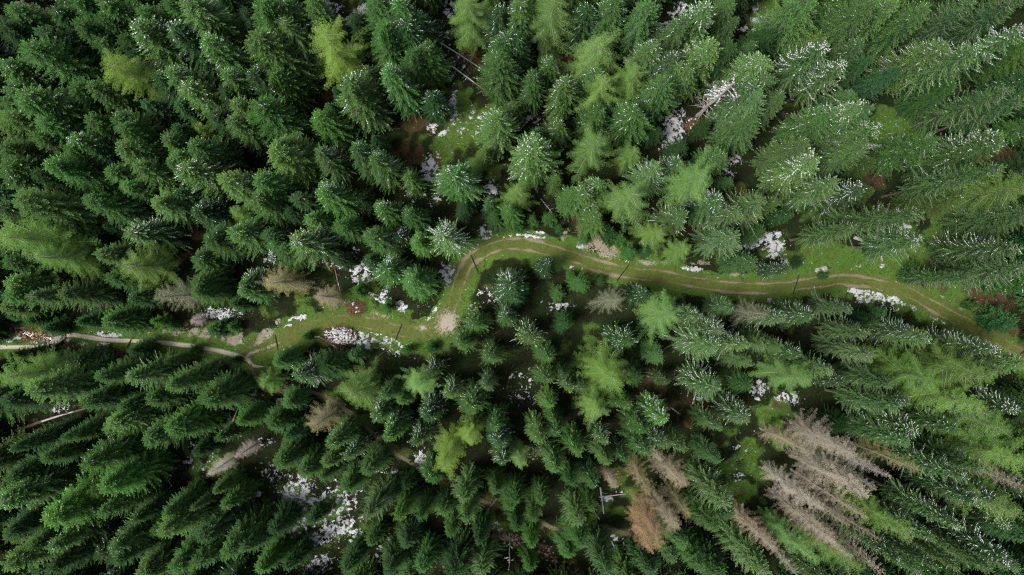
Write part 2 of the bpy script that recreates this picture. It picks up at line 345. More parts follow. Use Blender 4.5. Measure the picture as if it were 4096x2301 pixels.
def path_mat(name, kind):
    m, nt, out = new_mat(name)
    pos = nd(nt, 'ShaderNodeNewGeometry').outputs['Position']
    n1 = noise(nt, pos, .5, 4); n2 = noise(nt, pos, 2.6, 5, .7); n3 = noise(nt, pos, 11, 4, .7); n4 = noise(nt, pos, 32, 2)
    ac = math_(nt, 'ABSOLUTE', attr(nt, 'across'))
    verge = grass_colour(nt, noise(nt, pos, .35, 5, .6), noise(nt, pos, 2.2, 5, .7), noise(nt, pos, 9.0, 4, .7))
    gr = mix(nt, ramp(nt, n2, .3, .7), (.072, .108, .022), (.122, .148, .036))
    gr = mix(nt, ramp(nt, n3, .5, .72), gr, (.22, .20, .08))
    if kind == 'track':
        rut = math_(nt, 'ABSOLUTE', math_(nt, 'SUBTRACT', ac, .36))
        rf = math_(nt, 'ADD', math_(nt, 'MULTIPLY', rut, -3.4), math_(nt, 'ADD', math_(nt, 'MULTIPLY', n1, 1.3), math_(nt, 'MULTIPLY', n3, .8)))
        al = attr(nt, 'along'); n0 = noise(nt, pos, .13, 3)
        rf = math_(nt, 'ADD', rf, math_(nt, 'ADD', math_(nt, 'MULTIPLY', math_(nt, 'SUBTRACT', n0, .5), 2.2), math_(nt, 'MULTIPLY', ramp(nt, al, 42, 14), -.3)))
        earth = mix(nt, n4, (.17, .145, .09), (.34, .29, .2))
        earth = mix(nt, ramp(nt, al, 96, 118), earth, mix(nt, n4, (.10, .06, .03), (.22, .14, .08)))
        c = mix(nt, ramp(nt, rf, .66, 1.1), gr, earth)
        c = mix(nt, ramp(nt, math_(nt, 'ADD', ac, math_(nt, 'ADD', math_(nt, 'MULTIPLY', math_(nt, 'SUBTRACT', n3, .5), .9), math_(nt, 'MULTIPLY', math_(nt, 'SUBTRACT', n2, .5), .9))), .45, .85), c, verge)
        c = mix(nt, ramp(nt, math_(nt, 'ADD', attr(nt, 'dirt'), math_(nt, 'ADD', math_(nt, 'MULTIPLY', math_(nt, 'SUBTRACT', n3, .5), 1.6), math_(nt, 'MULTIPLY', math_(nt, 'SUBTRACT', n2, .5), 1.6))), .45, .85), c, mix(nt, n4, (.27, .225, .18), (.52, .46, .39)))
    elif kind == 'foot':
        f = math_(nt, 'ADD', ac, math_(nt, 'MULTIPLY', math_(nt, 'SUBTRACT', n3, .5), .9))
        c = mix(nt, ramp(nt, f, .4, .9), mix(nt, n4, (.44, .37, .29), (.68, .60, .5)), verge)
    else:
        f = math_(nt, 'ADD', ac, math_(nt, 'MULTIPLY', math_(nt, 'SUBTRACT', n3, .5), .9))
        c = mix(nt, ramp(nt, f, .55, .95), mix(nt, n4, (.13, .10, .065), (.28, .22, .155)), mix(nt, n2, (.05, .06, .018), (.09, .09, .03)))
    principled(nt, out, c, .95, bump(nt, math_(nt, 'ADD', n3, n4), 1.0, .07), .1); return m
ribbon('track', TRACK, 1.75, path_mat('grassy_track', 'track'), 21, seed=3, lift=.03)
ribbon('footpath', FOOT, .38, path_mat('pale_footpath', 'foot'), 9, lift=.04, seed=4, jit=.3)
ribbon('footpath', LOWER, .32, path_mat('brown_footpath', 'lower'), 9, lift=.04, seed=5, jit=.35)
m, nt, out = new_mat('stream_water')
b = principled(nt, out, (.035, .026, .016), .08, bump(nt, noise(nt, nd(nt, 'ShaderNodeNewGeometry').outputs['Position'], 7, 3), .5, .05), .5)
b.inputs['Alpha'].default_value = .75
for c_ in (CREEK_A, CREEK_B): ribbon('stream', c_, .46, m, 5, zoff=-.27, follow=False, seed=6, jit=.2)
mb = MB(); lim = [i for i in range(len(CREEK)) if abs(CREEK[i][0]) < 70 and abs(CREEK[i][1]) < 40]
for q in range(520):
    i = random.choice(lim); x, y = CREEK[i]+rng.normal(0, .42, 2); s = random.uniform(.06, .2)*(1.6 if random.random() < .12 else 1)
    mb.lump((x, y, gz(x, y)+s*.15), (s, s*random.uniform(.7, 1.2), s*.55), 6, 4)
mb.build('stream_stones', M_BEDST, kind='stuff', smooth=False)
tag(bpy.data.objects['stream_stones'], 'brown stones and pebbles lying along the narrow stream bed', 'stones')

# ------------------------------------------------------------------ old snow left on the ground
SNOWP = [(44,87,28,16,20,.8),(40,205,60,22,20,1),(130,250,80,20,28,1),(220,300,60,14,30,.85),(262,32,20,20,0,.5),(190,180,26,10,10,.7),(386,246,12,26,0,1),
(1322,28,46,26,0,.8),(1441,40,50,18,-30,1.05),(1400,70,40,12,-30,.8),(1455,125,40,30,-30,.45),(1700,60,20,14,0,.7),(1800,40,36,60,0,.7),(1780,130,50,70,0,.46),(1830,280,70,56,30,.5),(1790,220,26,36,0,.5),(1815,400,20,40,0,.85),(1815,460,18,60,5,.85),(1731,513,26,26,0,.9),(1770,535,26,14,-30,.9),(1111,382,18,10,0,.8),(1223,477,28,20,20,.7),(1890,500,80,80,0,.42),
(2068,8,30,16,0,.9),(2724,24,28,22,0,.9),(2720,60,44,30,0,.85),(2644,120,66,30,-35,.85),(2557,175,75,42,-10,.78),(2520,230,40,16,-20,.8),(2970,115,34,12,0,1),(3042,110,46,80,0,.95),(3030,200,60,60,0,.95),(3018,24,30,30,0,.7),(2108,457,66,54,20,.72),(2692,517,56,72,15,.95),(2730,460,20,30,20,.8),
(3084,180,34,40,0,.8),(3660,135,22,28,0,.65),(3605,203,28,26,0,.65),(3549,238,64,20,-15,.7),(3708,556,42,32,-30,.75),(3570,548,50,18,0,.5),(3600,520,60,40,0,.36),
(520,662,12,20,0,1),(441,758,12,18,25,1),(12,754,24,16,0,.8),(374,1084,7,14,0,1),(410,1130,10,20,0,.9),(390,1140,30,8,0,.8),
(1720,670,42,56,10,.92),(1722,715,34,18,-10,.95),(1735,805,34,24,-30,.7),(1668,786,44,36,0,.52),(1965,752,36,40,30,.85),(1942,935,36,52,15,.72),(1792,1100,40,54,20,.9),(2034,949,24,10,0,1),(1250,738,54,26,-25,.75),(1461,778,34,20,-20,.75),(1445,1095,55,52,30,.8),(1420,1010,40,20,0,.5),(1358,1066,22,9,0,1),(1088,655,30,20,0,.6),(1171,706,44,20,0,.6),(1084,1040,36,36,0,.62),(1040,1075,26,8,0,.8),
(2108,949,72,13,4,1.05),(2151,933,44,9,4,.85),(2252,849,14,7,0,.9),(2143,885,12,9,0,.9),(2172,882,8,8,0,.9),(2585,980,20,16,20,.95),(2640,972,16,6,0,.9),(2771,1076,56,12,10,1),(2374,1076,50,13,12,.9),(2306,1064,36,22,10,.66),(2684,591,50,30,0,.7),(2934,643,48,30,-20,.75),(2910,690,40,30,0,.5),(3022,965,62,32,-30,1),(2985,985,30,12,0,.95),(3090,950,24,40,0,.7),(2330,985,40,20,10,.5),(2500,1046,30,7,5,.7),(3320,1105,30,6,0,.5),
(3497,605,44,34,-30,.8),(3465,640,26,12,0,.7),(3096,980,44,72,-10,.95),(3140,1040,26,26,0,.66),(3211,1044,28,22,0,.66),(3628,1084,20,28,20,1),(3573,1124,32,9,10,1),(3430,1147,26,7,0,.95),(3509,1139,16,5,0,1),(3529,1060,12,16,0,.75),(3440,1060,16,12,0,.7),(3628,909,22,8,0,.85),(3927,953,30,34,0,.7),(3600,900,40,12,0,.6),
(429,1337,66,16,4,.85),(278,1357,32,13,0,.85),(68,1351,20,13,20,1),(32,1365,22,10,0,.8),(417,1373,36,10,0,.8),(398,1396,30,10,10,.66),(320,1380,40,20,0,.5),(238,1620,54,32,0,.82),(875,1257,72,25,10,.95),(150,1368,32,9,0,.8),(1018,1567,12,22,20,.8),(930,1250,40,26,0,.7),(340,1330,20,8,0,.7),
(1362,1340,66,30,0,.86),(1461,1365,48,40,20,.85),(1521,1357,84,34,12,.66),(1580,1393,70,34,15,.56),(1195,1273,44,14,-15,.95),(1151,1305,20,9,-20,.95),(1525,1198,60,14,28,1),(1600,1225,36,20,20,1),(1570,1210,30,22,40,.9),(1540,1160,14,40,30,.8),(1727,1257,9,52,40,.75),(1690,1240,40,20,0,.45),(1266,1528,14,16,-30,1.05),(1127,1396,12,7,0,1),(1290,1550,20,8,30,.6),(1600,1420,40,14,0,.5),(1120,1600,14,9,0,.9),(1140,1605,14,10,0,.8),
(2239,1225,72,20,8,.66),(2088,1547,54,84,0,.48),(2140,1590,8,24,0,.9),(3030,1555,36,44,0,.85),(2803,1595,34,10,0,.85),(2974,1325,28,20,20,.75),(1960,1180,60,40,0,.5),(1900,1230,30,40,0,.46),(2070,1520,40,30,0,.5),
(3430,1165,48,16,8,1.0),(3500,1180,60,22,14,1.0),(3580,1200,50,20,22,.95),(3450,1195,40,24,20,.8),(3648,1228,24,14,28,.85),(3744,1275,34,10,28,.9),(3867,1325,46,12,30,.66),(3820,1310,40,12,30,.5),(3151,1587,54,26,0,.8),(3180,1610,50,24,0,.45),(3560,1228,50,14,20,.6),
(378,1773,32,32,0,.72),(755,1836,54,12,-35,.8),(795,1793,44,13,25,.75),(545,2027,44,22,-40,.66),(493,2103,38,32,-20,.82),(590,1995,30,14,0,.5),(636,2230,58,38,-30,.95),(430,2285,40,13,0,.85),(1006,1995,34,44,0,.55),(755,2254,14,18,0,.75),(250,2210,30,30,0,.5),(660,1900,16,24,0,.6),(800,1850,70,60,0,.4),(270,1930,40,16,-30,.5),
(1064,1769,40,24,0,.66),(1032,1975,16,18,0,1),(1195,1983,95,80,20,0.82),(1180,1960,50,50,0,.85),(1342,2003,105,80,0,0.64),(1302,2142,120,34,-18,0.91),(1250,2170,60,30,-18,.85),(1422,2138,54,40,0,.7),(1270,2262,70,40,-20,.78),(1096,1884,56,56,0,0.62),(1175,2083,70,70,0,0.72),(1220,1910,30,24,0,.8),(1340,2080,110,50,0,0.66),(1688,1840,34,44,20,.92),(1716,1870,24,22,0,.85),(1541,1884,64,12,4,.75),(1600,1895,20,12,0,.7),(1819,2262,62,46,0,.66),(1840,2250,30,30,0,.8),(1541,2214,54,64,0,.46),(1497,2282,28,22,0,.75),(1084,2218,34,30,40,.75),(1986,2107,34,22,10,.66),(1130,2230,90,60,0,0.50),(1790,2190,30,30,0,.5),(1370,2090,60,30,30,.65),
(2497,2162,44,20,15,.7),(2426,1999,34,14,0,.72),(2553,2186,16,22,-30,.85),(2950,1868,54,54,0,.42),(2962,1793,44,16,0,.66),(2823,2289,34,16,0,.75),(2239,2282,40,12,0,.5),(2936,1924,7,10,0,.9),(2480,1970,30,8,0,.7),(2760,2100,14,20,-30,.7),(2270,2150,24,24,0,.5),(2812,1970,16,12,0,.85),(2450,2145,14,10,0,.85)]
st = .1
sx = np.arange(-67, 67.01, st); sy = np.arange(-38.5, 38.51, st); X, Y = np.meshgrid(sx, sy)
D = ell(X, Y, SNOWP, .42)
n_ = fft_noise(*X.shape, .8, 6, 11)*.45+fft_noise(*X.shape, 2.5, 14, 13)*.5+fft_noise(*X.shape, 5, 26, 12)*.75
bare = np.minimum.reduce([np.clip(dist_to(TRACK, X, Y)/1.15, 0, 1)**3, np.clip(dist_to(FOOT, X, Y)/.4, 0, 1)**3, np.clip(dist_to(CREEK, X, Y)/.4, 0, 1)**2])
mk = np.where(D > 0, np.minimum(D, .95)-.22, -1.2)+.27*n_ - (1-bare)*1.0
th = mk-.5
zz = ground_base(X, Y)-.38*np.exp(-(dist_to(CREEK, X, Y)/.5)**2)+np.clip(th*.12, 0, .06)+.022
keep = (th > -.3); q = keep[:-1, :-1] | keep[1:, :-1] | keep[:-1, 1:] | keep[1:, 1:]
F = grid_faces(*X.shape)[q.ravel()]
u, inv = np.unique(F, return_inverse=True)
snow_o = obj('snow_patches', mesh('snow_patches', np.stack([X, Y, zz], -1).reshape(-1, 3)[u], [inv.reshape(-1, 4)], [M_THIN], attr={'depth': th.ravel()[u]}, smooth=True), kind='stuff')
tag(snow_o, 'thin broken patches of old white snow lying on the ground', 'snow')
SNOW_D = D

# ------------------------------------------------------------------ grass blades in the clearings, low green growth on the forest floor
def tufts(name, n, dens, hgt, wid, m, seed, blades=4):
    r = np.random.default_rng(seed)
    x = r.uniform(-66, 66, n*6); y = r.uniform(-37.5, 37.5, n*6)
    ix = np.searchsorted(xs, x); iy = np.searchsorted(ys, y)
    k = (r.uniform(0, 1, len(x)) < dens[iy, ix]); x, y = x[k][:n], y[k][:n]; iy, ix = iy[k][:n], ix[k][:n]
    z = GZ[iy, ix]-.05; N = len(x)
    V = np.zeros((N, blades, 3, 3)); sz = r.uniform(.6, 1.4, N)
    for b in range(blades):
        a = r.uniform(0, 6.283, N); l = hgt*sz*r.uniform(.6, 1.2, N); w_ = wid*r.uniform(.6, 1.4, N); o = r.normal(0, .06, (2, N))
        dx, dy = np.cos(a), np.sin(a)
        V[:, b, 0] = np.stack([x+o[0]-dy*w_, y+o[1]+dx*w_, z], 1); V[:, b, 1] = np.stack([x+o[0]+dy*w_, y+o[1]-dx*w_, z], 1)
        V[:, b, 2] = np.stack([x+o[0]+dx*l*.8, y+o[1]+dy*l*.8, z+.05+l*.75], 1)
    t = np.repeat(r.uniform(0, 1, N), blades*3)
    V = V.reshape(-1, 3)
    return obj(name, mesh(name, V, [np.arange(len(V)).reshape(-1, 3)], [m], attr={'tint': t}), kind='stuff')
clear = np.clip((np.minimum(dT/1.0, np.minimum(dF/.5, dC/.6))-1)*2.2, 0, 1)
o = tufts('grass', 52000, np.maximum(clear, .22*(dT < 1.4))*np.clip(grass*1.3-.35, 0, 1)*(1-.8*dirt), .17, .03, foliage_mat('grass_blades', (2.3, 1.75, 1.6), .3), 21)
o.color = (.05, .115, .018, 1); tag(o, 'short green grass along the track and in the clearings', 'grass')
o = tufts('undergrowth', 42000, clear*np.clip(.75-grass, 0, 1)*(1-.8*brown)*.5, .3, .05, foliage_mat('undergrowth_leaves', (1.9, 1.7, 1.5), .3), 22, 5)
o.color = (.018, .038, .010, 1); tag(o, 'low dark green growth covering the forest floor between trees', 'undergrowth')
# ------------------------------------------------------------------ sticks, chips and small stones scattered on the open ground
mb = MB(); sb = MB(); r = random.Random(31); k = 0
while k < 3600:
    x, y = r.uniform(-65, 65), r.uniform(-37, 37); i, j = min(len(ys)-1, np.searchsorted(ys, y)), min(len(xs)-1, np.searchsorted(xs, x))
    if r.random() > grass[i, j]*.75+brown[i, j]*.5+.06 or dT[i, j] < .9 or dF[i, j] < .35: continue
    z = GZ[i, j]+.03; k += 1
    if k % 3:
        l, a = r.uniform(.1, .5)*(2 if r.random() < .06 else 1), r.uniform(0, 3.14); d = np.array([math.cos(a), math.sin(a), r.uniform(-.1, .1)])*l; mb.tube([(x-d[0], y-d[1], z), (x, y, z+.03), (x+d[0], y+d[1], z+d[2])], r.uniform(.01, .025), 3, cap=False)
    else:
        q_ = r.uniform(.04, .13); sb.lump((x, y, z), (q_, q_*r.uniform(.6, 1), q_*.5), 5, 4, .2)
tag(mb.build('fallen_twigs', M_LIMB, kind='stuff'), 'small dry twigs scattered over the open ground and verges', 'twigs')
tag(sb.build('small_stones', M_STONE, kind='stuff'), 'small pale stones scattered over the open ground and verges', 'stones')
# ------------------------------------------------------------------ conifers: prototypes (22 m tall, crown radius 1 m), scaled per tree
HT = 22.0
def unit(a): return a/(np.linalg.norm(a, axis=-1, keepdims=True)+1e-9)
def conifer(seed, style):
    """returns foliage mesh data, limb MB, snow sites.  style: whorl gap, branches per whorl, crown base, profile, droop, spray ..."""
    r = np.random.default_rng(seed); S = style
    KV = []; tri = []; TT = []; limbs = MB(); sites = []
    Rr = S['R']; z = HT*S['base']
    a0 = 0
    lob = r.uniform(0, 6.28, 4); bend = r.normal(0, .15, 2)
    while z < HT-.25:
        zn = (z-HT*S['base'])/(HT*(1-S['base']))
        prof = Rr*((1-zn)**S['pw'])*min(1, .72+zn*1.6)+.12
        nb = max(3, int(round(S['nb']*(1-.35*zn)+r.uniform(-.8, .8))))
        a0 += 2.4
        for b in range(nb):
            az = a0+b*6.283/nb+r.normal(0, .22)
            L = prof*r.uniform(*S['var'])*(1+.13*math.sin(2*az+lob[0])+.12*math.sin(3*az+lob[1]+zn*4))
            if r.random() < S.get('long', 0): L *= 1.25
            zb = z+r.uniform(-.25, .25)*S['gap']
            el = S['up0']+(S['up1']-S['up0'])*zn+r.normal(0, .08)      # start angle of the branch, radians
            n = max(3, int(L/S['step'])); t = (np.arange(n)+.6)/n
            d = np.array([math.cos(az), math.sin(az), 0]); side = np.array([-d[1], d[0], 0])
            sw = r.normal(0, .10)
            rad = L*t; zz = zb+L*(math.tan(el)*t - S['droop']*(1-.6*zn)*t*t + S['lift']*t**4)
            cx, cy = bend*math.sin(z/HT*3)
            ax = np.stack([d[0]*rad+side[0]*sw*L*t*t+cx, d[1]*rad+side[1]*sw*L*t*t+cy, zz], 1)
            if S['limb'] and L > .45:
                k = np.linspace(0, n-1, 4 if L > 1.2 else 3).astype(int)
                pts = np.vstack([[cx, cy, zb], ax[k]]); limbs.tube(pts, np.linspace(S['limb']*(.55+.25*L), .006, len(pts)), 3, cap=False)
            fwd = unit(np.gradient(ax, axis=0))
            if zn > .05:
                for j in range(0, n, 2): sites.append((ax[j], fwd[j], t[j], zn, L))
            wdt = (np.minimum(S['spray']*L*np.clip(t*3.5, .25, 1), S.get('wmax', 9))*(1-t)**.7+S['smin'])*r.uniform(.7, 1.25, n)
            dark = r.uniform(0, .6)
            if S['kind'] == 'spruce':
                for sgn in (-1, 1):
                    ang = R(S['fang'])+r.normal(0, .27, n)
                    dr = fwd*np.cos(ang)[:, None]+sgn*side*np.sin(ang)[:, None]; dr[:, 2] += r.normal(S['hang'], .24, n)
                    dr = unit(dr); ln = wdt*r.uniform(.75, 1.2, n)
                    p0 = ax+r.normal(0, .02, ax.shape); p2 = p0+dr*ln[:, None]
                    wv = unit(np.cross(dr, np.array([0, 0, 1.0]))+np.array([0, 0, 1])*r.normal(0, .45, n)[:, None])*(S['tw']*r.uniform(.7, 1.35, n)*(.5+.5*np.clip(ln/.5, .3, 1)))[:, None]
                    pm = p0+dr*(ln*.5)[:, None]+np.array([0, 0, .03])
                    q = np.stack([p0, pm-wv, p2, pm+wv], 1); KV.append(q.reshape(-1, 3))
                    tv = np.clip(dark+.25*(t-.4)+r.uniform(-.4, .42, n), 0, 1)  # outer twigs paler: young growth plus light on bough ends, put into tint
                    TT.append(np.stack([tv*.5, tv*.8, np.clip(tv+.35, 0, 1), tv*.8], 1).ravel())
                tp = unit(fwd[-1:]+np.array([0, 0, .12])); l = S['smin']*1.5+.08; wv = side[None]*S['tw']*1.2
                q = np.stack([ax[-1:]-tp*.05, ax[-1:]+tp*l*.5-wv, ax[-1:]+tp*l, ax[-1:]+tp*l*.5+wv], 1); KV.append(q.reshape(-1, 3)); TT.append(np.array([.4, .6, .95, .6]))
            else:                                                   # feathery: twigs that carry short needles themselves
                for sgn in (-1, 1):
                    for j in range(n):
                        ang = R(S['fang'])+r.normal(0, .2); dr = fwd[j]*math.cos(ang)+sgn*side*math.sin(ang); dr[2] += r.normal(S['hang'], .15); dr = unit(dr)
                        ln = wdt[j]; m_ = max(2, int(ln/S['sub'])); tt = (np.arange(m_)+.5)/m_
                        pp = ax[j]+dr*(ln*tt)[:, None]; pp[:, 2] -= .12*ln*tt*tt
                        perp = unit(np.cross(dr, np.array([0, 0, 1.0])))
                        for s2 in (-1, 1):
                            sd = unit(dr*.75+s2*perp*r.uniform(.5, 1.0, m_)[:, None]+np.array([0, 0, 1])*r.normal(-.02, .35, m_)[:, None])
                            l2 = S['nl']*r.uniform(.6, 1.3, m_)*(1.15-.5*tt)
                            wv = unit(np.cross(sd, np.array([0, 0, 1.0]))+np.array([0, 0, .3]))*S['tw']
                            q = np.stack([pp-wv, pp+wv, pp+sd*l2[:, None]], 1); tri.append(q.reshape(-1, 3))
                            tv = np.clip(dark+r.uniform(-.1, .4, m_), 0, 1); TT.append(np.stack([tv*.6, tv*.6, np.clip(tv+.3, 0, 1)], 1).ravel())
        z += S['gap']*r.uniform(.8, 1.2)*(1-.35*zn)
    if S['kind'] == 'spruce' and S.get('core', 1):                  # dark inner needles, added to block light and shade the crown's interior
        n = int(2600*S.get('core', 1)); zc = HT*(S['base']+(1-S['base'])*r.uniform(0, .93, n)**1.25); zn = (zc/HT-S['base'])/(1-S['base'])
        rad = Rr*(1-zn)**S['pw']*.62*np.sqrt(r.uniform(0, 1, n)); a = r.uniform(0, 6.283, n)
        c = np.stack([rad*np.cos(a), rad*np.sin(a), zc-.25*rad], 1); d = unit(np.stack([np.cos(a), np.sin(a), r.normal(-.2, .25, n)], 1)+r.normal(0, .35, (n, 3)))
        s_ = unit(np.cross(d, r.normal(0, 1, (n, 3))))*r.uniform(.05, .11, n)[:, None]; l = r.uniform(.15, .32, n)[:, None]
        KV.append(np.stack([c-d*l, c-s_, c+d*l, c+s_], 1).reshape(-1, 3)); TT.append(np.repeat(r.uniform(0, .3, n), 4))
    for k in range(10):                                             # the leader
        a = r.uniform(0, 6.28); p = np.array([0, 0, HT-.5+.06*k]); d = unit(np.array([math.cos(a), math.sin(a), .9]))
        wv = np.array([-math.sin(a), math.cos(a), 0])*.025
        if S['kind'] == 'spruce': KV.append(np.stack([p, p+d*.1-wv, p+d*.24, p+d*.1+wv])); TT.append(np.array([.4, .5, .9, .5]))
        else: tri.append(np.stack([p-wv, p+wv, p+d*.3])); TT.append(np.array([.4, .4, .8]))
    if S['kind'] == 'spruce':
        V = np.vstack(KV); b = np.arange(len(V)//4)[:, None]*4
        F = [np.vstack([b+np.array([0, 1, 2]), b+np.array([0, 2, 3])])]
    else:
        V = np.vstack(tri); F = [np.arange(len(V)).reshape(-1, 3)]
    # unit crown radius in x and y, so a tree's scale is its radius in metres
    V[:, :2] /= Rr
    return V, F, np.concatenate(TT), limbs, sites, Rr

def trunk_mesh(name, seed, limbs, Rr, mats, rad=.2):
    r = np.random.default_rng(seed+50); mb = MB()
    zz = np.array([-.3, .0, .5, 2, 5, 9, 13, 17, 20, HT-.1]); rr = rad*np.array([1.5, 1.35, 1.1, 1, .85, .68, .5, .3, .14, .03])
    p = np.stack([np.cumsum(r.normal(0, .02, 10)), np.cumsum(r.normal(0, .02, 10)), zz], 1); p[:2, :2] = 0
    mb.tube(p, rr, 8, .06); nq = sum(len(q) for q in mb.Q); ntri = sum(len(q) for q in mb.T)
    nl = 0
    if limbs.V:
        mb.add(np.vstack(limbs.V), Q=np.vstack(limbs.Q)); nl = sum(len(q) for q in limbs.Q)
    V = np.vstack(mb.V); V[:, :2] /= Rr
    return mesh(name, V, [np.vstack(mb.T), np.vstack(mb.Q)], mats, midx=[0]*(ntri+nq)+[1]*nl)

def snow_mesh(name, seed, sites, Rr, level):
    """loaf-shaped snow lying along the upper branches, more on the side away from the sun"""
    r = np.random.default_rng(seed); V = []
    n, smin, smax = ((120, .03, .06), (320, .032, .08), (560, .04, .11))[level-1]
    pos = np.array([s[0] for s in sites]); fw = np.array([s[1] for s in sites]); tt = np.array([s[2] for s in sites]); zn = np.array([s[3] for s in sites])
    north = pos[:, 1]/(np.hypot(pos[:, 0], pos[:, 1])+.3)
    clump = np.sin(pos[:, 0]*2.1+seed)*np.sin(pos[:, 1]*1.9+seed*2)*np.sin(pos[:, 2]*1.1)
    wgt = np.clip(.30+.55*north+.35*(tt-.4)+.5*clump, .01, None)*(.35+zn)
    lv = max(1, min(int(n/(3, 2.1, 1.8)[level-1]), len(pos)//3)); st_ = r.choice(len(pos)-3, lv, replace=False, p=wgt[:-3]/wgt[:-3].sum()); idx = []
    for i in st_:                                                   # runs of two to four along the same bough
        for j in range(i, min(len(pos), i+int(r.integers(2, 5)))):
            if j > i and tt[j] < tt[j-1]: break
            idx.append(j)
    idx = sorted(set(idx))
    base = np.array([[-1, 0, 0], [0, -1, 0], [1, 0, 0], [0, 1, 0], [.1, 0, .8], [0, 0, -.5]])
    T = np.array([[0, 1, 4], [1, 2, 4], [2, 3, 4], [3, 0, 4], [1, 0, 5], [2, 1, 5], [3, 2, 5], [0, 3, 5]]); F = []
    for k, i in enumerate(idx):
        l = r.uniform(smin, smax)*r.uniform(.9, 1.6)+.02; wd = r.uniform(.026, .042)+.012*level; d = fw[i]; s = unit(np.cross([0, 0, 1.0], d)+1e-6); u = np.cross(d, s)
        b = base*(1+r.uniform(-.25, .25, (6, 1)))
        c = pos[i]+np.array([0, 0, .05])+r.normal(0, .025, 3)
        V.append(c+np.outer(b[:, 0], d)*l+np.outer(b[:, 1], s)*wd+np.outer(b[:, 2], u)*wd*.8); F.append(T+6*k)
    V = np.vstack(V); V[:, :2] /= Rr
    return mesh(name, V, [np.vstack(F)], [M_SNOW], smooth=True)

SPR = dict(kind='spruce', R=2.5, gap=.72, nb=10, base=.08, wmax=.36, pw=.52, var=(.74, 1.1), up0=-.08, up1=.36, droop=.36, lift=.20, step=.075, spray=.36, smin=.09, tw=.042, fang=52, hang=-.12, limb=.014)
OPEN = dict(SPR, core=.8, gap=.78, nb=9, pw=.54, var=(.68, 1.13), spray=.28, smin=.08, step=.085, tw=.038, fang=46, limb=.022, droop=.22, lift=.2, long=.1)
LAR = dict(kind='larch', R=2.8, gap=.74, nb=6, base=.14, pw=.48, var=(.45, 1.25), up0=-.02, up1=.5, droop=.28, lift=.16, step=.20, spray=.20, smin=.17, tw=.020, fang=58, hang=-.12, limb=.018, sub=.085, nl=.18, long=.18)
DEAD = dict(kind='larch', R=2.2, gap=.80, nb=6, base=.12, pw=.48, var=(.45, 1.2), up0=-.12, up1=.4, droop=.32, lift=.14, step=.17, spray=.17, smin=.13, tw=.014, fang=55, hang=-.2, limb=.016, sub=.09, nl=.15)
BARE = dict(DEAD, gap=.55, nb=6, step=.22, spray=.34, sub=.14, nl=.17, tw=.010, limb=.022)
PROTO = {}
def add_proto(key, style, seeds, fm, mats, snow=True, trunk=.2):
    for i, sd in enumerate(seeds):
        V, F, t, limbs, sites, Rr = conifer(sd, style)
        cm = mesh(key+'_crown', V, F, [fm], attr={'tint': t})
        tm = trunk_mesh(key+'_trunk', sd, limbs, Rr, mats, trunk)
        sm = [snow_mesh(key+'_snow', sd+k, sites, Rr, k) for k in (1, 2, 3)] if snow else None
        PROTO.setdefault(key, []).append((cm, tm, sm))
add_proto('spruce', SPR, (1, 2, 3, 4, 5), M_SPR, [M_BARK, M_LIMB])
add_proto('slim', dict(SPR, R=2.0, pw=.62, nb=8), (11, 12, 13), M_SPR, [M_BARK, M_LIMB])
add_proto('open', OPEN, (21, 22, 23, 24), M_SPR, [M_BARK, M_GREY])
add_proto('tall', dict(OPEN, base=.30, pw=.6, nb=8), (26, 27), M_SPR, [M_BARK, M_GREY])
add_proto('larch', LAR, (31, 32, 33, 34), M_LAR, [M_BARK, M_GREY])
add_proto('dead', DEAD, (41, 42, 43), M_DEAD, [M_GREY, M_GREY], False)
add_proto('bare', BARE, (51, 52), M_DEAD, [M_GREY, M_GREY], False)
YOUNG = dict(SPR, wmax=2, R=4.6, gap=2.0, nb=8, base=.02, step=.2, smin=.2, tw=.12, limb=0, lift=.3)
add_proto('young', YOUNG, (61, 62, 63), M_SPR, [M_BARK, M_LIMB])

TINT = {'d': (.018, .045, .018), 'm': (.027, .067, .021), 'o': (.038, .080, .026), 'g': (.030, .080, .020), 'b': (.018, .049, .021), 'q': (.047, .084, .038), 'p': (.105, .128, .075),
        'l': (.086, .174, .046), 'L': (.074, .150, .033), 'y': (.102, .185, .03),
        't': (.255, .232, .175), 'k': (.215, .185, .115), 'r': (.225, .15, .07), 'a': (.165, .155, .06), 'w': (.30, .275, .24), 'e': (.105, .13, .065)}

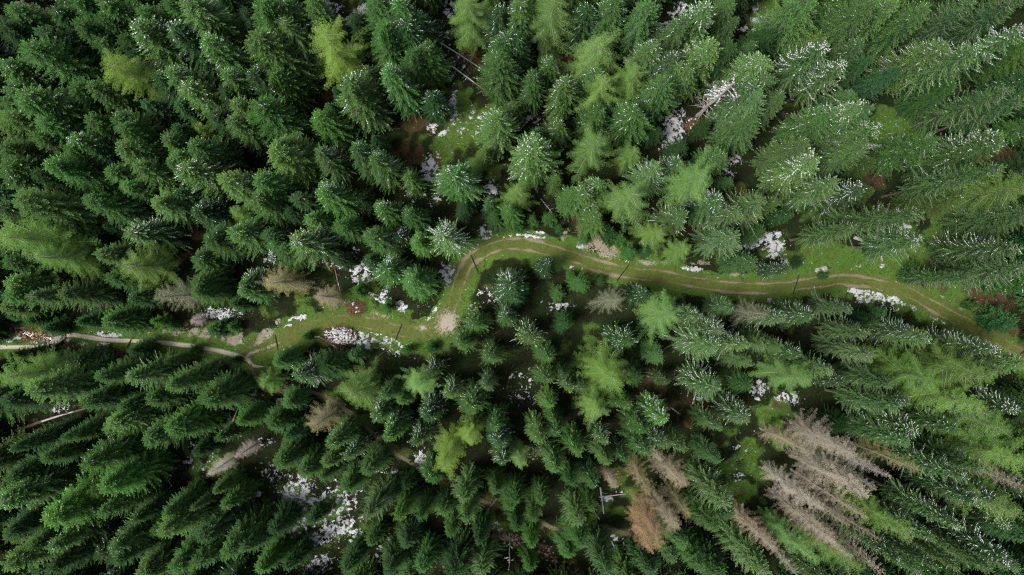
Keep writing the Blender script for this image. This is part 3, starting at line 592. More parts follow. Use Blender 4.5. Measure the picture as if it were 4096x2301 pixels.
# ------------------------------------------------------------------ every tree seen: tile x y (tip), height, crown radius, snow 0-3, colour.  A tile is 1024 x 575 photo pixels shown 2.5156 times larger.
TREES = {
(0,0): '''S 60 40 22 2.4 0 m|B 130 10 20 1.3 0 w|S 170 195 20 2.0 0 m|S 310 255 22 2.3 1 d|S 250 430 26 3.0 0 m|S 0 270 22 2.4 0 d|S 490 65 20 2.2 1 d|S 700 -20 22 2.4 1 m|S 850 95 18 1.9 0 m|S 1035 140 21 2.1 0 m|S 775 240 23 2.2 0 m|S 950 350 20 2.0 1 m|S 1000 -20 24 2.4 1 m|S 1380 70 22 2.2 0 m|S 1400 290 25 2.8 3 o|S 1740 195 24 2.6 3 d|K 1850 -30 27 3.4 1 o|S 2040 430 25 2.6 2 m|A 1000 590 25 2.9 0 y|S 20 620 23 2.6 1 m|S 0 870 22 2.5 1 m|S 215 980 27 3.2 1 m|S 0 1040 21 2.2 0 m|S 680 845 22 2.1 0 m|S 855 880 21 2.0 0 o|S 970 850 19 2.2 1 o|V 1430 1015 17 1.8 0 b|V 1770 1045 16 1.8 0 b|S 1480 760 22 2.4 2 d|S 1690 720 24 2.4 2 o|S 1840 880 23 2.3 2 o|S 2250 720 22 2.3 2 m|S 2270 915 20 2.0 1 d|S 2340 1030 21 2.0 1 o|S 2540 720 22 2.2 2 d|A 1960 1290 14 1.7 0 y|S 350 1190 24 2.6 0 m|S 20 1170 22 2.4 0 o|S 0 1290 20 2.4 0 o|S 340 1350 22 2.2 0 m|S 1185 1310 22 2.2 0 m|S 1110 1170 21 2.2 1 m|S 1300 1240 20 2.0 1 m|S 1650 1370 20 2.0 0 o|V 1760 1270 18 1.8 0 b|S 890 1230 20 2.2 0 m|S 700 1400 22 2.2 2 m|S 2320 1180 20 1.9 1 o|S 2140 1130 18 1.8 1 d|S 2500 1120 19 2.0 1 m''',
(1,0): '''S 40 60 25 2.6 1 m|S 230 20 22 2.4 2 m|S 510 40 21 2.3 1 o|K 290 230 24 2.2 1 o|S 20 380 26 2.8 1 o|S 180 720 20 2.3 1 m|A 660 340 26 2.9 0 y|S 1160 20 24 2.6 1 m|S 1420 10 25 2.6 2 m|S 1280 270 23 2.3 1 m|S 1480 270 22 2.4 2 b|S 1700 470 20 2.0 1 m|S 1560 520 22 2.2 1 m|S 1370 700 24 2.4 2 m|S 980 850 24 2.8 2 o|S 640 1180 19 2.3 1 g|S 20 1080 24 2.8 1 g|S 220 1420 22 2.3 1 o|S 1760 940 17 1.7 2 b|V 790 900 14 1.5 0 b|A 2160 -10 24 2.5 0 l|S 2450 60 20 2.2 2 d|S 2480 330 21 2.3 2 m|S 2440 590 23 2.5 1 m|S 2400 1180 20 2.6 2 o|V 1180 440 14 1.4 0 b|S 1600 150 20 2.2 2 d|V 720 1060 14 1.5 0 b|V 1180 1390 10 1.3 0 b''',
(2,0): '''S 60 40 22 2.4 2 o|A 390 -10 25 3.2 0 l|S 1000 30 23 2.6 2 m|S 760 100 20 2.2 2 d|S 1400 40 24 2.4 0 m|A 880 350 22 2.9 0 l|S 1950 40 25 2.5 3 o|S 1740 180 22 2.2 2 o|S 2000 430 23 2.6 2 o|S 1430 470 22 2.2 2 o|S 1640 560 21 2.4 2 d|S 1680 680 20 2.3 2 o|S 1840 640 21 2.2 1 o|S 1540 840 22 2.6 1 m|A 1230 690 20 2.3 0 L|A 950 790 21 2.4 0 L|S 830 690 19 2.0 2 m|S 380 600 18 1.8 2 m|S 230 740 19 2.0 1 m|S 550 840 20 2.2 2 o|S 840 1120 17 2.3 1 m|S 470 1250 14 1.9 2 o|S 1270 1100 21 2.9 2 m|A 850 1380 24 2.7 0 l|S 250 1330 14 1.6 1 d|S 2520 580 24 2.6 2 o|S 2280 200 16 1.5 1 d|S 2200 30 18 1.8 0 m|S 2440 930 22 2.4 2 d|K 2520 1000 23 2.6 1 o|S 2560 740 22 2.2 2 d|S 2450 430 18 1.4 1 d|S 2430 1180 20 2.3 1 o|S 50 350 20 2.2 1 d|S 20 700 15 1.6 1 d''',
(3,0): '''S 480 -10 24 2.6 0 m|S 300 60 20 2.2 0 d|S 1010 20 25 2.6 1 m|V 1110 80 22 1.9 0 b|S 1270 20 22 2.2 1 o|S 1580 60 24 2.2 1 m|V 1445 220 20 1.7 0 b|K 530 490 25 2.6 3 o|K 740 650 23 2.3 3 o|S 930 440 18 1.8 2 d|V 1020 580 18 1.7 0 b|V 1320 700 18 1.8 0 b|K 2560 40 27 2.8 0 d|K 2000 160 22 2.2 0 d|S 2100 20 22 2.2 1 d|K 2560 300 28 2.6 3 o|S 1780 470 23 2.4 2 o|K 2110 420 26 2.4 2 o|S 900 1080 23 2.4 3 o|K 1130 1230 22 2.3 2 o|S 1040 1070 24 2.2 2 m|S 120 1000 20 2.0 1 o|S 600 1150 21 2.2 2 m|S 2370 1390 25 2.2 3 o|K 2576 1000 24 2.2 0 d|S 880 960 16 1.6 1 m|K 2450 850 26 2.2 1 m''',
(0,1): '''S 0 20 22 2.4 0 o|S 20 190 23 2.6 1 m|S 20 330 22 2.4 1 m|S 500 215 23 2.6 1 m|S 640 20 21 2.0 0 m|V 900 60 19 2.0 0 b|S 1160 20 22 2.4 0 o|S 1330 10 20 2.0 0 o|S 1040 270 18 2.0 0 m|S 1350 270 20 2.1 1 o|S 1240 420 17 1.9 0 m|S 1680 190 18 1.9 0 m|S 1770 110 19 1.9 1 m|S 1890 20 22 2.3 1 m|S 1860 260 23 2.6 2 o|S 2230 360 23 2.6 1 o|S 1530 550 18 2.0 0 o|V 1770 510 15 1.8 1 b|S 1950 660 17 2.0 2 d|S 160 620 26 3.0 0 o|A 20 900 26 3.3 0 L|A 370 1120 22 2.6 0 L|S 870 560 20 2.4 0 m|K 1300 850 17 2.4 2 m|S 1000 1100 18 1.8 0 o|A 1245 1215 20 2.6 0 L|S 1090 1360 16 1.8 0 m|S 2060 950 19 2.3 1 m|S 2330 900 20 2.2 1 o|S 1950 1170 14 2.0 1 m|S 100 1230 20 2.2 0 m|S 80 1400 20 2.2 0 o|S 1960 1400 15 1.9 0 m|S 2400 1380 16 1.8 2 m|V 1040 830 10 1.0 1 b|A 2340 660 14 1.4 0 L|V 2500 720 12 1.4 0 b|S 0 640 20 2.2 1 d|S 10 1080 19 2.0 1 d''',
(1,1): '''S 210 50 24 2.6 0 o|K 620 80 22 2.2 1 o|S 1000 60 22 2.0 2 m|S 1180 150 23 2.2 2 o|S 1970 300 20 2.7 2 m|S 30 350 22 2.4 1 m|S 30 560 21 2.3 1 m|S 650 500 21 2.4 2 g|S 400 560 17 1.9 1 d|S 310 690 15 1.6 0 d|S 520 740 16 1.6 0 o|S 1250 650 18 1.9 2 g|S 1530 720 17 1.9 1 m|S 830 810 18 1.9 0 m|K 400 970 22 2.6 2 o|S 1160 930 19 2.2 1 m|S 1420 920 13 1.5 3 d|S 1600 990 17 1.7 1 g|K 1865 895 22 3.0 3 o|S 80 900 18 1.8 0 d|S 150 1000 16 1.8 1 m|S 150 1140 12 1.5 3 d|S 1290 1260 16 2.2 2 m|S 1560 1400 17 2.4 1 m|D 120 1390 18 2.4 0 a|S 2350 580 10 1.2 1 d|S 2550 680 16 1.7 1 m|S 2400 760 10 1.5 0 d|S 260 1100 17 2.0 0 m|S 2555 1420 17 2.3 2 b''',
(2,1): '''S 220 40 25 3.1 2 o|A 50 470 19 1.9 0 L|S 740 490 18 2.2 2 o|S 880 400 17 1.8 2 o|S 600 540 14 1.9 0 m|A 1230 490 24 3.0 0 l|A 1900 310 24 2.9 0 l|K 1460 250 19 2.2 2 o|A 1240 50 17 1.6 0 L|S 1680 180 17 1.8 2 d|S 840 760 15 2.0 1 o|A 1490 850 18 2.0 0 L|K 1720 690 19 2.0 2 o|S 2080 560 19 2.0 3 d|K 2280 660 20 1.8 2 o|K 2500 560 22 2.4 1 o|K 2220 920 20 2.2 1 e|A 1750 1060 15 1.7 0 L|K 2440 1170 19 2.2 1 m|S 360 1240 16 2.1 2 b|Y 60 800 4 1.3 0 d|Y 200 760 4 1.1 0 m|Y 480 850 3 .8 0 d|Y 760 930 4 1.1 0 m|Y 1500 980 4 1.0 0 d|Y 600 1330 3 .9 0 m|Y 900 1370 3 .8 0 d|Y 400 740 4 1.2 0 m|Y 1000 900 5 1.5 1 d|Y 1200 1080 4 1.2 0 m|Y 1380 1060 4 1.1 0 b|Y 1100 940 4 1.2 1 m|S 700 1400 9 1.4 0 m|S 2100 100 16 2.0 1 m''',
(3,1): '''S 510 200 23 2.4 3 o|S 380 20 22 2.0 1 o|K 680 400 21 2.2 2 o|S 970 460 20 1.9 3 d|H 1530 640 38 2.3 1 o|H 935 850 27 1.9 1 o|K 1610 960 24 2.3 2 o|H 2400 225 34 2.5 1 o|S 2330 20 27 2.4 2 o|A 2640 430 21 2.8 0 L|S 970 20 22 2.2 1 o|K 2560 1000 24 2.4 2 m|K 2065 1320 22 2.2 1 m|K 2560 1270 24 2.4 1 d|S 2590 700 22 2.4 1 d|S 90 580 18 1.5 1 o|K 220 1250 15 1.9 2 d|Y 350 1190 3 .9 1 d|Y 1500 1250 3 .9 0 m|Y 620 1330 2.6 .7 0 m|S 300 40 18 1.6 1 o''',
(0,2): '''K 310 70 22 2.0 0 o|S 30 60 20 2.2 0 m|K 640 90 19 1.8 0 o|S 40 200 14 1.8 0 o|S 1080 330 14 2.2 0 m|S 1300 110 14 1.7 1 d|D 1580 85 19 2.0 0 e|S 1950 20 16 1.9 0 m|S 2420 40 16 1.8 2 m|Y 760 350 6 1.5 0 b|Y 2300 400 3 .9 0 m|Y 1700 380 3 .9 0 d|Y 2330 740 3 .7 0 d|Y 1900 640 3 .9 0 d|Y 1540 350 5 1.1 0 g|Y 280 330 5 1.6 0 d|Y 100 280 5 1.4 0 d|Y 450 420 5 1.6 0 d|Y 2120 420 4 1.6 0 d|B 1920 330 7 .9 0 w|A 0 930 22 2.8 0 L|S 290 1090 23 2.8 0 o|S 800 1180 19 2.2 0 m|S 990 930 17 1.8 0 m|K 1290 880 19 2.3 1 o|Y 1300 640 6 1.6 0 d|S 1660 750 11 1.4 0 o|S 1730 960 21 2.4 0 o|S 2030 1160 21 2.5 0 m|S 1480 1150 18 2.0 0 m|S 1680 1380 20 2.2 0 g|S 1120 1370 20 2.2 0 o|S 1230 1200 17 1.6 1 m|S 2400 1360 15 1.6 0 g|S 60 690 16 1.8 0 d|S 700 760 14 1.8 0 d|S 560 740 12 1.6 0 d|S 0 1160 20 2.2 0 d|S 700 1500 18 1.6 0 m|S 1050 1440 18 2.0 0 m|S 900 820 14 1.9 0 d''',
(1,2): '''D 620 110 15 1.8 0 k|K 2180 360 18 1.9 1 o|K 2050 560 17 1.6 1 o|S 2500 300 15 1.6 2 m|K 2350 700 16 1.7 1 o|A 970 1080 20 2.4 0 L|Y 1000 40 4 1.3 0 g|Y 1310 190 3 1.0 0 m|Y 1500 640 3 .9 0 m|Y 1750 620 3 1.0 0 d|Y 480 500 3 .9 0 m|A 1590 1010 19 2.0 0 l|K 1740 850 15 1.4 2 o|K 1930 1080 17 1.5 2 o|K 1270 1090 17 1.5 1 o|K 2310 1000 18 1.3 1 e|S 2160 1200 18 2.0 1 m|S 1700 1290 16 1.8 2 d|S 1210 1290 16 1.7 2 m|D 570 1390 17 2.2 0 a|K 400 900 18 2.0 2 m|S 200 760 14 1.8 0 m|S 660 820 13 2.0 0 d|S 960 700 8 1.2 1 m|S 840 840 8 1.2 0 m|A 60 960 12 1.5 0 L|S 300 1180 14 1.6 0 m|S 1350 1410 15 1.6 2 m|K 2150 1390 16 1.5 0 o|S 2400 1400 16 1.6 1 m|S 120 1390 14 1.9 0 m|S 1450 1150 13 1.3 0 m''',
(2,2): '''K 170 490 18 1.9 2 o|S 20 100 12 1.5 1 b|S 360 700 16 1.4 1 m|S 350 920 18 1.5 1 o|S 510 880 16 1.2 1 d|K 580 1010 16 1.2 2 o|K 700 1010 16 1.4 1 o|A 1020 920 24 3.0 0 L|A 880 1260 20 1.9 0 L|D 1000 130 18 2.2 0 p|S 1330 80 15 1.6 2 d|A 1580 280 23 2.8 0 l|K 1150 540 17 2.0 2 m|S 1880 290 18 1.4 2 m|S 2200 210 14 2.0 1 b|K 2010 600 22 2.5 2 o|K 2330 600 20 1.8 2 o|K 2380 740 19 1.6 0 o|K 2100 450 20 2.2 2 o|K 2020 990 19 2.2 2 m|S 1480 690 12 1.5 0 m|S 1550 950 12 1.1 1 d|S 380 1180 15 1.3 0 o|S 400 1330 15 1.2 1 o|S 1520 1330 18 1.9 2 g|S 1310 1440 17 1.5 1 m|K 2380 1330 18 1.9 2 m|K 2090 1410 18 1.4 1 o|D 2560 290 20 2.0 0 e|K 2560 560 19 1.8 0 o|Y 100 20 5 1.3 1 b|Y 480 60 4 1.3 1 m''',
(3,2): '''K 170 320 21 2.0 2 o|S 470 290 19 1.6 2 d|K 900 200 22 2.3 1 e|K 1010 470 20 1.8 1 o|K 1110 630 22 1.9 1 e|K 130 590 20 1.7 0 o|S 330 680 19 1.4 2 d|A 440 950 22 2.4 0 l|K 680 860 21 1.6 1 o|S 750 960 19 1.4 2 d|K 1630 480 19 1.9 2 m|K 2300 620 23 2.0 3 o|K 2340 840 24 1.8 0 o|A 2230 880 27 3.1 0 L|A 2130 1190 26 2.6 0 L|A 1720 880 24 2.6 0 L|K 1260 1250 24 2.3 1 m|K 1260 940 23 2.0 0 m|S 2490 1190 25 1.8 3 d|S 1400 1180 20 1.6 2 d|S 1430 1350 20 1.6 2 m|S 1860 1390 22 1.8 2 m|K 2230 1280 24 1.8 1 o|S 2576 780 24 2.0 2 o|A 2490 1400 25 2.4 0 L|Y 2480 330 6 2.3 0 b|Y 1180 260 3 1.1 0 m|Y 1350 330 3 1.0 0 d|Y 2100 180 3 .8 0 m|K 1450 440 15 1.8 2 d''',
(0,3): '''S 70 180 22 1.8 1 m|S 530 100 20 1.6 0 m|S -40 720 24 2.8 1 o|S 80 480 20 2.0 0 m|S 770 380 23 2.4 1 g|S 975 580 24 2.6 0 g|S 1720 10 19 2.2 0 m|S 400 940 25 3.0 1 g|S 1050 830 20 1.9 0 m|S 440 1190 23 2.2 1 o|S 0 1390 25 2.6 0 o|S 1600 1040 22 2.1 0 o|S 1610 850 19 1.6 0 o|K 1900 800 18 1.2 0 o|S 1070 1230 22 2.2 1 m|S 1100 1340 22 2.0 1 m|S 1290 900 18 1.6 1 m|S 450 1420 22 2.2 0 d|S 0 1010 22 2.2 0 d|B 2090 420 13 1.2 0 w|B 2390 250 12 1.0 0 w|S 2240 760 15 1.6 0 m|S 2000 1100 20 2.4 0 d|S 2300 1200 20 2.4 0 m|S 1700 1400 22 2.4 0 m|S 2480 1250 19 1.6 0 m|S 2150 620 14 1.2 0 o|S 1480 110 18 2.2 0 m|S 1950 1340 21 2.2 0 m|S 400 300 20 2.0 0 m|S 200 1230 22 2.1 0 m''',
(1,3): '''S 240 300 18 2.0 0 m|S 460 400 16 1.8 0 m|V 300 60 15 1.7 0 b|S 750 130 20 1.7 1 o|K 900 260 19 1.4 2 o|S 700 330 17 1.5 0 o|K 660 470 14 1.2 0 o|S 1080 400 18 1.8 0 m|S 890 570 15 1.6 0 m|S 1320 60 19 1.5 1 g|K 1590 120 18 1.5 2 m|A 1900 330 23 2.4 0 y|A 2130 100 21 1.8 0 y|K 2120 690 20 1.7 0 o|K 1110 870 21 1.9 0 o|K 1420 870 18 1.5 0 g|K 1640 870 17 1.3 0 m|K 1860 820 18 1.5 0 o|K 2100 900 19 1.5 0 o|S 1940 1040 17 1.3 0 m|V 2230 1130 17 1.4 0 b|S 560 900 9 1.3 0 d|S 150 1000 14 1.6 0 d|S 300 1380 14 1.4 0 d|S 1150 1130 12 1.2 0 m|S 1500 1150 11 1.6 0 d|S 900 1400 15 1.5 0 d|S 1300 1420 16 1.8 0 d|S 1660 1400 17 1.6 0 m|K 2280 1440 18 1.7 0 o|S 2420 110 16 1.8 2 b|S 2480 310 17 1.5 2 m|S 2400 620 14 1.3 0 m|S 2560 780 16 1.4 0 m|S 60 1400 15 1.5 0 g|S 1360 640 12 1.2 0 b|S 1500 560 12 1.2 0 d''',
(2,3): '''S 250 80 18 1.6 1 o|S 450 20 17 1.5 1 m|K 660 210 19 1.7 1 g|K 930 110 19 1.4 2 o|S 430 400 19 1.6 1 o|A 60 340 18 1.5 0 l|K 600 540 17 1.3 0 m|S 830 560 17 1.4 1 m|S 960 330 16 1.3 0 o|K 1360 210 20 1.9 1 o|K 1520 140 21 1.6 2 o|K 1720 180 21 1.6 1 o|K 1150 300 17 1.2 1 m|D 1390 540 21 1.7 0 a|D 1710 540 23 1.9 0 k|D 1060 590 18 1.1 0 k|D 1490 310 16 .9 0 k|D 1540 1110 25 2.3 0 r|D 1640 1010 25 2.2 0 k|D 1430 1220 24 1.9 0 r|D 1830 860 22 1.5 0 a|S 1720 1190 22 1.7 0 o|K 2190 720 25 2.2 1 o|S 2010 960 22 1.6 0 m|S 2170 850 18 1.8 1 b|K 800 800 18 1.3 0 o|K 690 940 20 1.8 0 o|S 700 1160 19 1.6 0 m|K 210 910 18 1.3 0 o|S 200 1170 17 1.1 0 g|S 300 730 15 1.3 0 m|S 40 1000 16 1.4 0 m|K 960 1440 22 2.0 0 m|S 1900 1400 22 1.6 0 m|S 1400 1440 20 1.6 0 d|K 2540 1400 27 2.2 0 o|S 2080 300 17 1.3 0 d|S 170 1400 14 1.2 0 g|S 560 1260 14 1.4 0 m|S 30 720 16 1.4 0 m|S 1650 1290 20 1.6 0 d''',
(3,3): '''D 825 190 24 2.2 0 t|D 980 340 25 1.5 0 t|D 400 240 22 1.5 0 k|D 965 680 28 2.3 0 t|D 590 790 27 2.0 0 t|D 955 850 28 1.7 0 t|D 1110 580 25 1.4 0 t|D 850 960 27 1.2 0 k|D 655 1085 27 1.8 0 t|D 1105 1135 28 1.3 0 k|D 860 1290 28 1.7 0 t|D 1105 1365 29 1.5 0 t|D 340 1430 25 1.3 0 t|D 1530 430 24 1.5 0 a|A 1430 1080 26 2.2 0 L|A 475 1310 25 1.8 0 l|A 920 1430 27 2.0 0 L|S 1490 20 24 1.8 3 m|K 1960 510 27 1.9 2 o|K 1900 945 28 2.0 2 m|A 2590 330 28 2.7 0 L|A 2590 860 29 2.7 0 L|S 2300 700 27 1.7 3 d|K 2150 750 27 2.0 2 m|K 2420 1300 29 2.3 3 d|K 2280 1370 28 1.8 1 o|K 1700 1330 27 1.6 2 m|K 2000 1320 28 1.8 1 o|S 1640 1120 26 1.6 2 m|K 1380 1260 26 1.6 2 m|K 1480 1420 27 1.6 1 o|S 2480 960 26 1.7 3 d|K 2200 400 26 2.1 1 m|B 1230 490 22 .9 0 w|D 2590 610 27 1.8 0 k|D 80 1195 26 1.6 0 k|K 2590 1430 29 2.2 1 d|S 1400 150 24 1.6 2 m''',
}
# ------------------------------------------------------------------ trees one can pick out first: (tile, x, y) -> (label, how others refer to it)
MARK = {
((0,0),1000,590): ('yellow-green larch wedged between dark spruces in the upper left corner', 'the upper left yellow-green larch'),
((0,0),1740,195): ('dark spruce with the heaviest white snow crest in the upper left', 'the snow-crested upper left spruce'),
((0,0),130,10): ('bare grey dead tree in the far upper left corner', 'the bare grey upper left corner tree'),
((1,0),660,340): ('large bright yellow-green larch near the top edge, standing alone in colour', 'the large yellow-green top larch'),
((1,0),2160,-10): ('pale green larch at the top edge right of the two long fallen logs', 'the pale larch by the fallen logs'),
((2,0),390,-10): ('broad pale green larch at the top edge, just right of centre', 'the broad pale top edge larch'),
((2,0),1950,40): ('snow-laden olive spruce at the top edge beside a wide snow strip', 'the snow-laden top edge spruce'),
((2,0),1230,690): ('light green larch above the small snowy gap, right one of a touching pair', 'the touching larch pair'),
((2,0),1400,40): ('plain green spruce without snow at the top edge right of centre', 'the snowless top edge spruce'),
((3,0),1445,220): ('narrow blue-green spruce leaning up beside snow specks in the upper right', 'the narrow blue-green upper right spruce'),
((3,0),2560,300): ('big snow-laden olive spruce reaching the right edge near the top', 'the big snowy upper right spruce'),
((3,0),530,490): ('snow-laden open spruce with pale bare branches left of the upper right clearing', 'the pale-branched upper right spruce'),
((0,1),20,900): ('huge light green larch at the left edge above the stream', 'the huge left edge larch'),
((0,1),1245,1215): ('bright light green larch lying low right of the huge left edge larch', 'the bright larch above the footpath'),
((0,1),1860,260): ('snow-dusted olive spruce with broad top, left of the centre clearing', 'the broad olive left spruce'),
((1,1),1865,895): ('star-shaped spruce with snowy radiating branches left of the track bend', 'the star-shaped spruce'),
((1,1),1970,300): ('round snow-dusted spruce seen from above beside a snow patch in the clearing', 'the round snow-dusted clearing spruce'),
((1,1),120,1390): ('yellowish brown dying tree left of the tan dead tree', 'the yellowish brown dying tree'),
((2,1),1230,490): ('large pale green larch with spreading boughs above the track, right of centre', 'the large pale trackside larch'),
((2,1),1900,310): ('pale green larch with snowy upper twigs right of the largest pale larch', 'the snowy-twigged pale larch'),
((2,1),1750,1060): ('small light green larch on the upper bank of the track', 'the small larch by the track'),
((2,1),360,1240): ('round blue-green spruce dusted with snow just below the track bend', 'the round blue-green trackside spruce'),
((3,1),1530,640): ('tall olive spruce with visible trunk leaning toward the right clearing', 'the tall right clearing spruce'),
((3,1),2400,225): ('long tapering olive spruce pointing to the right edge above the clearing', 'the long tapering right edge spruce'),
((3,1),1610,960): ('snow-flecked olive spruce alone in the grass above the right part of the track', 'the lone spruce above the track'),
((0,2),1580,85): ('greyish dying tree above the footpath on the left', 'the greyish tree above the footpath'),
((0,2),0,930): ('light green larch at the left edge just below the stream', 'the light larch below the stream'),
((0,2),2030,1160): ('broad green spruce just below the footpath fork', 'the broad spruce below the fork'),
((1,2),620,110): ('tan dead tree with radiating bare branches above the grassy track', 'the tan radiating dead tree'),
((1,2),970,1080): ('light green larch below the snowy brush pile', 'the light larch below the brush pile'),
((1,2),1590,1010): ('pale green larch with fuzzy round top in the centre below the track', 'the fuzzy pale centre larch'),
((1,2),570,1390): ('yellowish brown dying tree beside the lower brown footpath', 'the brown tree by the lower footpath'),
((2,2),1020,920): ('large light green larch with long bare branches below the centre', 'the large larch below the centre'),
((2,2),1580,280): ('pale green larch with star-like twigs under the track right of centre', 'the star-twigged larch'),
((2,2),1000,130): ('pale grey half-bare tree just below the track right of the bend', 'the pale half-bare tree'),
((3,2),2230,880): ('largest light green larch near the right edge below the track', 'the largest right edge larch'),
((3,2),2300,620): ('snow-laden spruce beside the muddy right end of the track', 'the muddy track spruce'),
((3,2),440,950): ('pale green larch above the dark green lower right clearing', 'the lower right clearing larch'),
((0,3),2090,420): ('bare grey dead tree in the lower left, fuller of the two', 'the bare grey lower left tree'),
((0,3),400,940): ('big fresh green spruce near the lower left corner', 'the big fresh green lower left spruce'),
((0,3),975,580): ('long fresh green spruce sweeping left beside the lower left clearing', 'the long fresh green lower left spruce'),
((1,3),1900,330): ('brightest yellow-green larch of the lower half, above its smaller twin\'s left', 'the bright lower yellow-green larch'),
((1,3),560,900): ('small dark spruce standing in the middle of the speckled snow field', 'the dark spruce in the snow field'),
((1,3),2120,690): ('olive spruce right below the bright lower yellow-green larch', 'the olive spruce below the bright larch'),
((2,3),1540,1110): ('rusty orange dead spruce, broadest of the brown cluster at the bottom', 'the rusty orange dead spruce'),
((2,3),2190,720): ('olive spruce with pale bare branches left of the tan dead stand', 'the pale-branched tan stand spruce'),
((2,3),690,940): ('olive spruce above the brown footpath near the bottom edge', 'the olive bottom footpath spruce'),
((3,3),825,190): ('tan dead spruce, uppermost and broadest of the lower right dead stand', 'the uppermost tan dead spruce'),
((3,3),965,680): ('largest tan dead spruce in the middle of the lower right dead stand', 'the largest tan dead spruce'),
((3,3),1430,1080): ('light green larch right of the tan dead stand in the lower right', 'the larch right of the tan stand'),
((3,3),2420,1300): ('snow-laden dark spruce in the lower right corner', 'the snow-laden lower right corner spruce'),
}
CW = {'d': 'dark green', 'm': 'mid-green', 'o': 'olive green', 'g': 'fresh green', 'b': 'blue-green', 'p': 'pale grey', 'l': 'pale green', 'L': 'light green', 'y': 'yellow-green', 't': 'tan', 'k': 'light brown', 'r': 'rusty orange', 'a': 'yellowish brown', 'w': 'bare grey', 'e': 'greyish', 'q': 'greyish green'}
KEY = {'S': 'spruce', 'V': 'slim', 'K': 'open', 'H': 'tall', 'A': 'larch', 'D': 'dead', 'B': 'bare', 'Y': 'young'}
NAME = {'S': 'spruce_tree', 'V': 'spruce_tree', 'K': 'spruce_tree', 'H': 'spruce_tree', 'A': 'larch_tree', 'D': 'dead_tree', 'B': 'dead_tree', 'Y': 'young_spruce'}
WORD = {'S': 'spruce', 'V': 'slim spruce', 'K': 'open spruce', 'H': 'tall spruce', 'A': 'larch', 'D': 'dead spruce', 'B': 'dead tree', 'Y': 'young spruce'}
CAT = {'S': 'spruce', 'V': 'spruce', 'K': 'spruce', 'H': 'spruce', 'A': 'larch', 'D': 'dead tree', 'B': 'dead tree', 'Y': 'young spruce'}
GRP = {'spruce': 'spruces of the forest', 'larch': 'larches among the spruces', 'dead tree': 'dead trees', 'young spruce': 'young spruces near the track'}
def near(path, x, y): return float(np.min(np.hypot(path[:, 0]-x, path[:, 1]-y)))
trees = []
tr = random.Random(5)
for tile, txt in TREES.items():
    for line in txt.split('|'):
        k, x, y, h, r, s, c = line.split(); x, y, h, r, s = float(x), float(y), float(h), float(r), int(s)
        u, v = tile[0]*1024+x*.39752, tile[1]*575+y*.39752
        if k != 'Y': h *= .70 if tile[0] == 3 and k in 'KDAH' else .63; r *= {'S': 1.22, 'V': 1.1, 'K': 1.16, 'A': 1.1, 'D': 1.0}.get(k, 1.05)*(1.0 if k == 'D' else .9 if tile[0] == 0 and tile[1] > 1 else .9 if tile[0] == 3 and k in 'KH' else 1.0 if tile[0] == 3 else min(1, .88+.12*math.hypot(u-2048, v-1150)/1500))
        if k == 'K' and c == 'e': c = 'q'
        best = None
        for dh in (0, -1, 1, -2, 2, -3, 3, -4, 4, -6, 5, -8):            # keep stems off the track and out of the stream
            hh = h+dh
            if hh < 2.5: continue
            X, Y = px(u, v, hh); m_ = min(near(TRACK, X, Y)-1.7, near(FOOT, X, Y)-.8, near(CREEK, X, Y)-.7, near(LOWER, X, Y)-.7)
            if best is None or m_ > best[0]+.3: best = (m_, hh, X, Y)
            if m_ > 0: break
        _, h, X, Y = best
        if k != 'Y': r = max(.62*r, min(r, min(near(TRACK, X, Y)-1.0, near(FOOT, X, Y)-.3)))       # boughs end at the open strip
        trees.append(dict(k=k, u=u, v=v, h=h, r=r, s=s, c=c, x=X, y=Y, mark=MARK.get((tile, int(x), int(y)))))
marks = [t for t in trees if t['mark']]
assert len(marks) == len(MARK), [k for k in MARK if MARK[k] not in [t['mark'] for t in marks]]
spr = sorted([t for t in trees if CAT[t['k']] == 'spruce' and not t['mark']], key=lambda t: -t['r']*(t['r']+t['h']*math.hypot(t['x'], t['y'])/H))
keep_n = 300-sum(1 for t in marks if CAT[t['k']] == 'spruce')
for t in spr[keep_n:]: t['mass'] = True                    # the smallest of the 430 spruces go into the one mass below
groups = {}
for t in trees:
    if t['mark'] or t.get('mass'): continue
    d = [(math.hypot(t['u']-m_['u'], t['v']-m_['v']), i) for i, m_ in enumerate(marks)]
    dd, i = min(d); m_ = marks[i]; ang = math.degrees(math.atan2(-(t['v']-m_['v']), t['u']-m_['u'])) % 360
    way = ('right of', 'above and right of', 'above', 'above and left of', 'left of', 'below and left of', 'below', 'below and right of')[int((ang+22.5)//45) % 8]
    sn = ('', 'lightly snowy ', 'snow-dusted ', 'snow-laden ')[t['s']]
    size = 'small ' if t['h'] < 11 and t['k'] != 'Y' else ''
    groups.setdefault((size+sn+CW[t['c']]+' '+WORD[t['k']], way, i), []).append((dd, t))
ORD = ['nearest', 'second', 'third', 'fourth', 'fifth', 'sixth', 'seventh', 'eighth']
for (desc, way, i), L in groups.items():
    L.sort(key=lambda e: e[0])
    for j, (dd, t) in enumerate(L):
        t['label'] = (ORD[j]+' ' if len(L) > 1 else '')+desc+' '+way+' '+marks[i]['mark'][1]
def tint_of(t):
    c = np.array(TINT[t['c']])
    if t['u'] > 2600 and t['k'] in 'SKH': c = (c*.65+np.array(TINT['q'])*.35)*1.05      # greyer spruces on the right, with pale haze put into their colour
    return (1.0 if t['k'] in 'DB' else 1.35 if t['k'] == 'A' else 1.15)*c*tr.uniform(.82, 1.15)*np.array([tr.uniform(.93, 1.08), 1, tr.uniform(.93, 1.08)])
